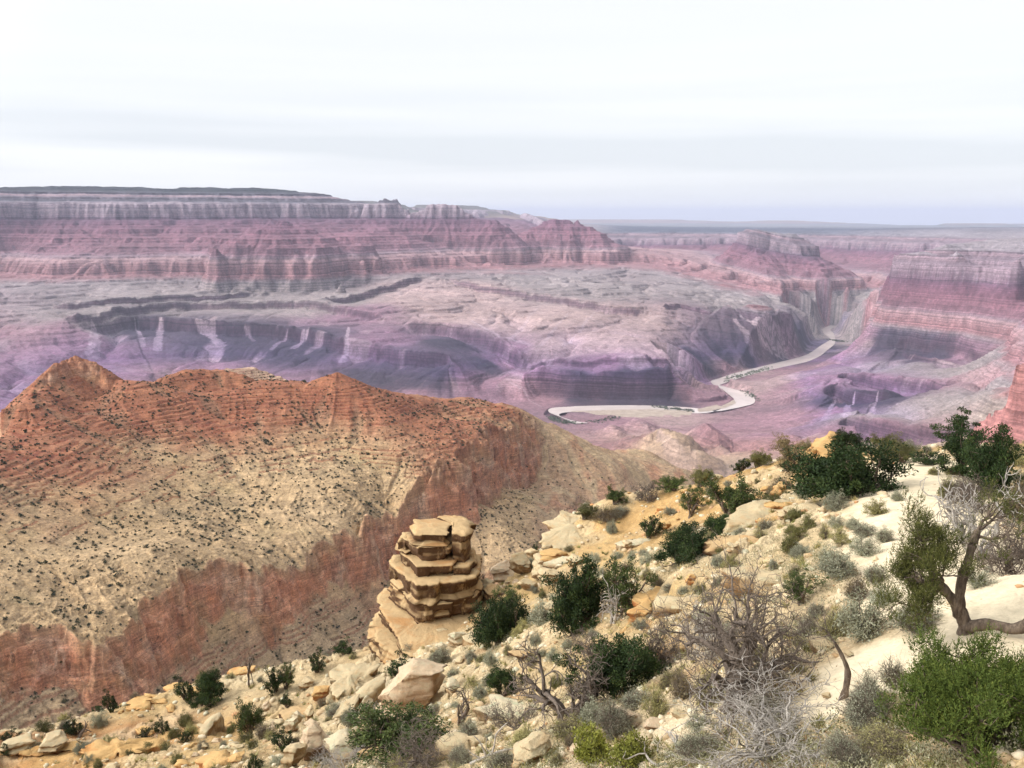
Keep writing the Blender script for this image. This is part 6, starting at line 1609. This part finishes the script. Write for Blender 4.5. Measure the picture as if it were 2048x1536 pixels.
# loose boulders strewn over the slope
ROCKP = [boulder('boulder', (1, 0.85, 0.7), m, 700+i, n=8, rough=0.14) for i, m in enumerate((M_CREAM, M_CREAM, M_LICHEN, M_PINK, M_CREAM, M_ORANGE))]
items = []; nb = 0
for i in range(N_-1, 0, -1):
    if nb >= 190: break
    if pth[i] > 0.3 or np.log(rr[i]) > crl[i]-0.01: continue
    x, y = float(xx[i]), float(yy[i]); px, py = project((x, y, float(zz[i])))
    if not (-10 < px < 2058 and py < 1550) or rs.rand() > (0.9 if px < 1500 else 0.35): continue
    w = rs.uniform(0.25, 0.75)*(1.5 if rr[i] > 45 else 1.0)
    if not free(x, y, w*0.5): continue
    vi = 5 if (px < 400 or 1180 < px < 1560 and py < 1040) and rs.rand() < 0.6 else rs.randint(5)
    size = 'small' if w < 0.45 else 'large' if w > 0.8 else 'middling'
    adj = size+' '+('cream', 'cream', 'greenish', 'pinkish', 'cream', 'orange')[vi]
    o = put(ROCKP[vi], (x, y, float(zz[i])+w*0.12), (w, w*rs.uniform(0.7, 1.1), w*rs.uniform(0.6, 1.0)), rs.uniform(0, 6.28), 'x', 'boulder', 'loose boulders on the spur')
    items.append((o, px, py, adj)); TAKEN.append((x, y, w*0.4)); nb += 1
auto_labels(items, 'boulder')
for r_ in ROCKP:
    if r_.name not in _used: bpy.data.objects.remove(r_)
# ------------------------------------------------------------------ gravel and grass
def gravel():
    n = 19000; a = rs.uniform(-math.radians(33), math.radians(33), n); r = np.exp(rs.uniform(math.log(11), math.log(88), n))
    x = r*np.sin(a); y = r*np.cos(a); z, pa, bk = fg_height(x[None], y[None]); z = z[0]; pa = pa[0]
    k = (rs.rand(n) > pa*0.93) & (np.log(r) < np.interp(a, [c[0] for c in CRA], [c[1] for c in CRA])+0.01) & (rs.rand(n) < 0.35+0.65*(fbm(x/4, y/4, 3, 401) > 0))
    x, y, z, r = x[k], y[k], z[k], r[k]; n = len(x)
    t = (1+5**0.5)/2
    I = np.array([(-1,t,0),(1,t,0),(-1,-t,0),(1,-t,0),(0,-1,t),(0,1,t),(0,-1,-t),(0,1,-t),(t,0,-1),(t,0,1),(-t,0,-1),(-t,0,1)])/1.9
    FI = np.array([(0,11,5),(0,5,1),(0,1,7),(0,7,10),(0,10,11),(1,5,9),(5,11,4),(11,10,2),(10,7,6),(7,1,8),(3,9,4),(3,4,2),(3,2,6),(3,6,8),(3,8,9),(4,9,5),(2,4,11),(6,2,10),(8,6,7),(9,8,1)])
    s = (0.022+0.13*rs.rand(n)**4)*(0.6+r/45)
    V = I[None]*(1+rs.normal(0, 0.22, (n, 12, 3)))*s[:, None, None]*np.stack([rs.uniform(0.7, 1.3, n), rs.uniform(0.7, 1.3, n), rs.uniform(0.45, 0.9, n)], -1)[:, None]
    an = rs.uniform(0, 6.28, n); c, s_ = np.cos(an)[:, None], np.sin(an)[:, None]
    V = np.stack([V[..., 0]*c-V[..., 1]*s_, V[..., 0]*s_+V[..., 1]*c, V[..., 2]], -1)+np.stack([x, y, z+s*0.15], -1)[:, None]
    F = FI[None]+np.arange(n)[:, None, None]*12
    ti = np.repeat(rs.rand(n), 20)
    m = NB('gravel_stone'); tt = m.attr('tint').outputs['Fac']
    cc = m.ramp(tt, [(0, (0.40,0.26,0.13)), (0.25, (0.58,0.45,0.28)), (0.6, (0.62,0.52,0.36)), (0.85, (0.50,0.47,0.33)), (1.0, (0.45,0.22,0.09))])
    m.col(m.scale(cc, m.rng(m.noise(9, 4, 0.7), 0.3, 0.7, 0.75, 1.15)))
    tag(mesh_obj('gravel', V.reshape(-1, 3), [F.reshape(-1, 3)], m.m, fattr=ti), kind='stuff')
gravel()
def low_scrub():
    n = 42000; a = rs.uniform(-math.radians(33), math.radians(33), n); r = np.exp(rs.uniform(math.log(13), math.log(92), n))
    x = r*np.sin(a); y = r*np.cos(a); z, pa, bk = fg_height(x[None], y[None]); z = z[0]; pa = pa[0]
    d = fbm(x/5, y/5, 3, 601)
    k = (pa < 0.25) & (np.log(r) < np.interp(a, [c[0] for c in CRA], [c[1] for c in CRA])+0.005) & (d > rs.uniform(-0.5, 0.7, n))
    x, y, z, r = x[k][:9000], y[k][:9000], z[k][:9000], r[k][:9000]; n = len(x)
    V, F, ti = leaf_cards(rs, np.stack([x, y, z+0.10], -1), 60, (0.14+0.36*rs.rand(n)**1.6)*(0.7+r/90), 0.05, up=0.8, flat=0.65, ratio=0.4)
    sc = np.repeat(rs.rand(n), 60); ti = sc*0.7+rs.rand(len(sc))*0.3
    m = NB('low_scrub_leaf'); t = m.attr('tint').outputs['Fac']
    m.col(m.ramp(t, [(0, (0.06,0.06,0.025)), (0.3, (0.16,0.15,0.06)), (0.55, (0.26,0.25,0.15)), (0.8, (0.36,0.34,0.23)), (1, (0.20,0.15,0.08))]))
    tag(mesh_obj('undergrowth', V, [F], m.m, fattr=ti), kind='stuff')
low_scrub()
def grass():
    n = 1500; a = rs.uniform(-math.radians(33), math.radians(33), n); r = np.exp(rs.uniform(math.log(12), math.log(85), n))
    x = r*np.sin(a); y = r*np.cos(a); z, pa, bk = fg_height(x[None], y[None]); z = z[0]; pa = pa[0]
    k = (rs.rand(n) > pa*1.0) & (np.log(r) < np.interp(a, [c[0] for c in CRA], [c[1] for c in CRA])-0.01)
    x, y, z, r = x[k], y[k], z[k], r[k]; n = len(x); B = 26
    d = rs.normal(size=(n, B, 3))*[0.75, 0.75, 0.3]+[0, 0, 0.9]; d /= np.linalg.norm(d, axis=2, keepdims=True)
    L = rs.uniform(0.10, 0.26, (n, B, 1))*(0.9+r[:, None, None]/90)
    s = np.cross(d, rs.normal(size=(n, B, 3))); s /= np.linalg.norm(s, axis=2, keepdims=True)
    p = np.stack([x, y, z], -1)[:, None]+rs.normal(0, 0.05, (n, B, 3))*[1, 1, 0.1]
    w = L*0.07+0.004
    V = np.stack([p-s*w, p+s*w, p+d*L], 2).reshape(-1, 3); F = np.arange(n*B*3).reshape(-1, 3)
    m = NB('dry_grass'); tt = m.attr('tint').outputs['Fac']
    m.col(m.ramp(tt, [(0, (0.16,0.15,0.05)), (0.4, (0.34,0.29,0.12)), (0.75, (0.48,0.40,0.20)), (1, (0.22,0.23,0.07))]))
    tag(mesh_obj('grass', V, [F], m.m, fattr=np.repeat(rs.rand(n), B)), kind='stuff')
grass()
# ------------------------------------------------------------------ shrubs dotted over the red ridge
def ridge_shrubs():
    X, Y, H, AZ, LR, az, lr, steep, red, L1 = RG
    R = np.exp(LR); n = 60000
    a = rs.uniform(-math.radians(32), math.radians(10), n); r = np.sqrt(rs.uniform(960**2, 2350**2, n))
    j = np.clip(np.searchsorted(az, a), 0, len(az)-1); i = np.clip(np.searchsorted(lr, np.log(r)), 0, len(lr)-1)
    x, y, z = X[i, j], Y[i, j], H[i, j]
    # clumped, thicker along the washes
    w = np.clip(0.34+0.5*fbm(x/70, y/70, 3, 501)+0.30*np.clip(L1[i, j], 0, 2), 0.05, 1)*(1-0.93*np.clip(steep[i, j]*1.4, 0, 1))
    py = np.array([project((x[k], y[k], z[k]))[1] for k in range(n)]); px = np.array([project((x[k], y[k], z[k]))[0] for k in range(n)])
    crest = np.interp(px, [-200,0,150,400,680,850,950,1060,1300], [835,808,735,745,757,817,800,840,980])
    ok = (rs.rand(n) < w*0.85) & (px > -40) & (px < 1330) & (py > crest-6)
    ok &= ~((px > 1075) & (rs.rand(n) < 0.8))
    # sight line check so that only what can be seen is planted
    k = np.nonzero(ok)[0]
    vis = []
    for q in k:
        zz_ = H[:i[q], j[q]]; rr_ = R[:i[q], j[q]]
        vis.append(len(zz_) == 0 or (zz_/rr_).max() < (z[q]+2.5)/r[q])
    k = k[np.array(vis)]
    k = k[:9000]
    size = 0.9+1.7*rs.rand(len(k))**2*np.where(rs.rand(len(k)) < 0.2, 1.5, 1.0)
    t = (1+5**0.5)/2
    m = NB('ridge_shrub_leaf'); oi = m.attr('tint').outputs['Fac']
    m.col(m.ramp(oi, [(0, (0.030,0.040,0.020)), (0.5, (0.06,0.065,0.030)), (0.8, (0.10,0.09,0.045)), (1.0, (0.14,0.12,0.065))]))
    def blob(seed, N=46):
        q = np.random.RandomState(seed)
        V, F, ti = leaf_cards(q, q.normal(0, 0.42, (6, 3))*[1, 1, 0.5]+[0, 0, 0.5], N//4, 0.42, 0.6, up=0.3, flat=0.9, ratio=0.9)
        V[:, 2] = np.maximum(V[:, 2], -0.1); return V, F, ti
    B = [blob(s) for s in range(5)]
    order = np.argsort(-(size/r[k]))
    protos = [mesh_obj('ridge_shrub', V, [F], m.m, fattr=np.full(len(F), 0.15+0.15*s)) for s, (V, F, ti) in enumerate(B)]
    used = [False]*5
    for c, q in enumerate(order[:300]):
        s = c % 5
        o = protos[s] if not used[s] else protos[s].copy()
        if used[s]: C.objects.link(o)
        used[s] = True
        g = k[q]; o.location = (x[g], y[g], z[g]-0.1); o.scale = (size[q], size[q], size[q]*0.85); o.rotation_euler = (0, 0, c*1.7)
        tag(o, 'small dark shrub dotted on the slopes and gully of the red ridge', 'shrub', 'shrubs dotted over the red ridge')
    Vs = []; Fs = []; Ts = []; off = 0
    for c, q in enumerate(order[300:]):
        V, F, ti = B[c % 5]; g = k[q]; an = c*1.3
        W_ = V*[size[q], size[q], size[q]*0.85]
        W_ = np.column_stack([W_[:, 0]*math.cos(an)-W_[:, 1]*math.sin(an), W_[:, 0]*math.sin(an)+W_[:, 1]*math.cos(an), W_[:, 2]])+[x[g], y[g], z[g]-0.1]
        Vs.append(W_); Fs.append(F+off); Ts.append(np.full(len(F), rs.rand())); off += len(V)
    tag(mesh_obj('ridge_scrub', np.concatenate(Vs), [np.concatenate(Fs)], m.m, fattr=np.concatenate(Ts)), kind='stuff')
ridge_shrubs()
# green thickets along the river
def thicket(name, pts, n, seed, hgt=5.0):
    q = np.random.RandomState(seed)
    P = [np.array(at_z(a, b, ZR+1)) for a, b in pts]; cen = []
    for a, b in zip(P[:-1], P[1:]):
        L = np.linalg.norm(b-a); m = max(2, int(n*L/sum(np.linalg.norm(d-c) for c, d in zip(P[:-1], P[1:]))))
        t = q.rand(m, 1); wdt = 26
        cen.append(a+(b-a)*t+q.normal(0, 1, (m, 3))*[wdt, wdt, 0])
    cen = np.concatenate(cen); cen[:, 2] = ZR+3
    V, F, ti = leaf_cards(q, cen, 14, 7.0, 7.0, flat=0.5, ratio=0.8)
    tag(mesh_obj(name, V, [F], THICK, fattr=ti), kind='stuff')
THICK = mat_leaf('tamarisk_leaf', (0.05,0.07,0.045), (0.09,0.11,0.07), (0.16,0.17,0.10))
thicket('riverside_scrub', [(1458,762),(1480,776),(1512,792),(1530,806)], 260, 1)
thicket('riverside_scrub', [(1452,758),(1500,746),(1540,736)], 130, 2)
thicket('riverside_scrub', [(1660,680),(1690,683)], 60, 3)
thicket('riverside_scrub', [(1100,835),(1120,842),(1145,848)], 120, 4)
thicket('riverside_scrub', [(1180,845),(1215,840),(1235,834)], 60, 5)
thicket('riverside_scrub', [(1310,813),(1350,818),(1385,822)], 90, 6)
# ================================================================== HAZE
def haze():
    import bmesh
    me = bpy.data.meshes.new('haze'); bm = bmesh.new(); bmesh.ops.create_cube(bm, size=1.0); bm.to_mesh(me); bm.free()
    o = bpy.data.objects.new('haze', me); C.objects.link(o)
    x0, x1, y0, y1, z0, z1 = -75000, 75000, -3000, 104000, -2600, 620
    o.location = ((x0+x1)/2, (y0+y1)/2, (z0+z1)/2); o.scale = (x1-x0, y1-y0, z1-z0)
    m = bpy.data.materials.new('haze'); m.use_nodes = True
    nt = m.node_tree; nt.nodes.clear()
    out = nt.nodes.new('ShaderNodeOutputMaterial'); v = nt.nodes.new('ShaderNodeVolumePrincipled')
    v.inputs['Color'].default_value = (0.70, 0.75, 0.97, 1); v.inputs['Density'].default_value = HAZE_D
    nt.links.new(v.outputs[0], out.inputs['Volume'])
    me.materials.append(m)
    tag(o, kind='stuff')
HAZE_D = 1.65e-5
haze()
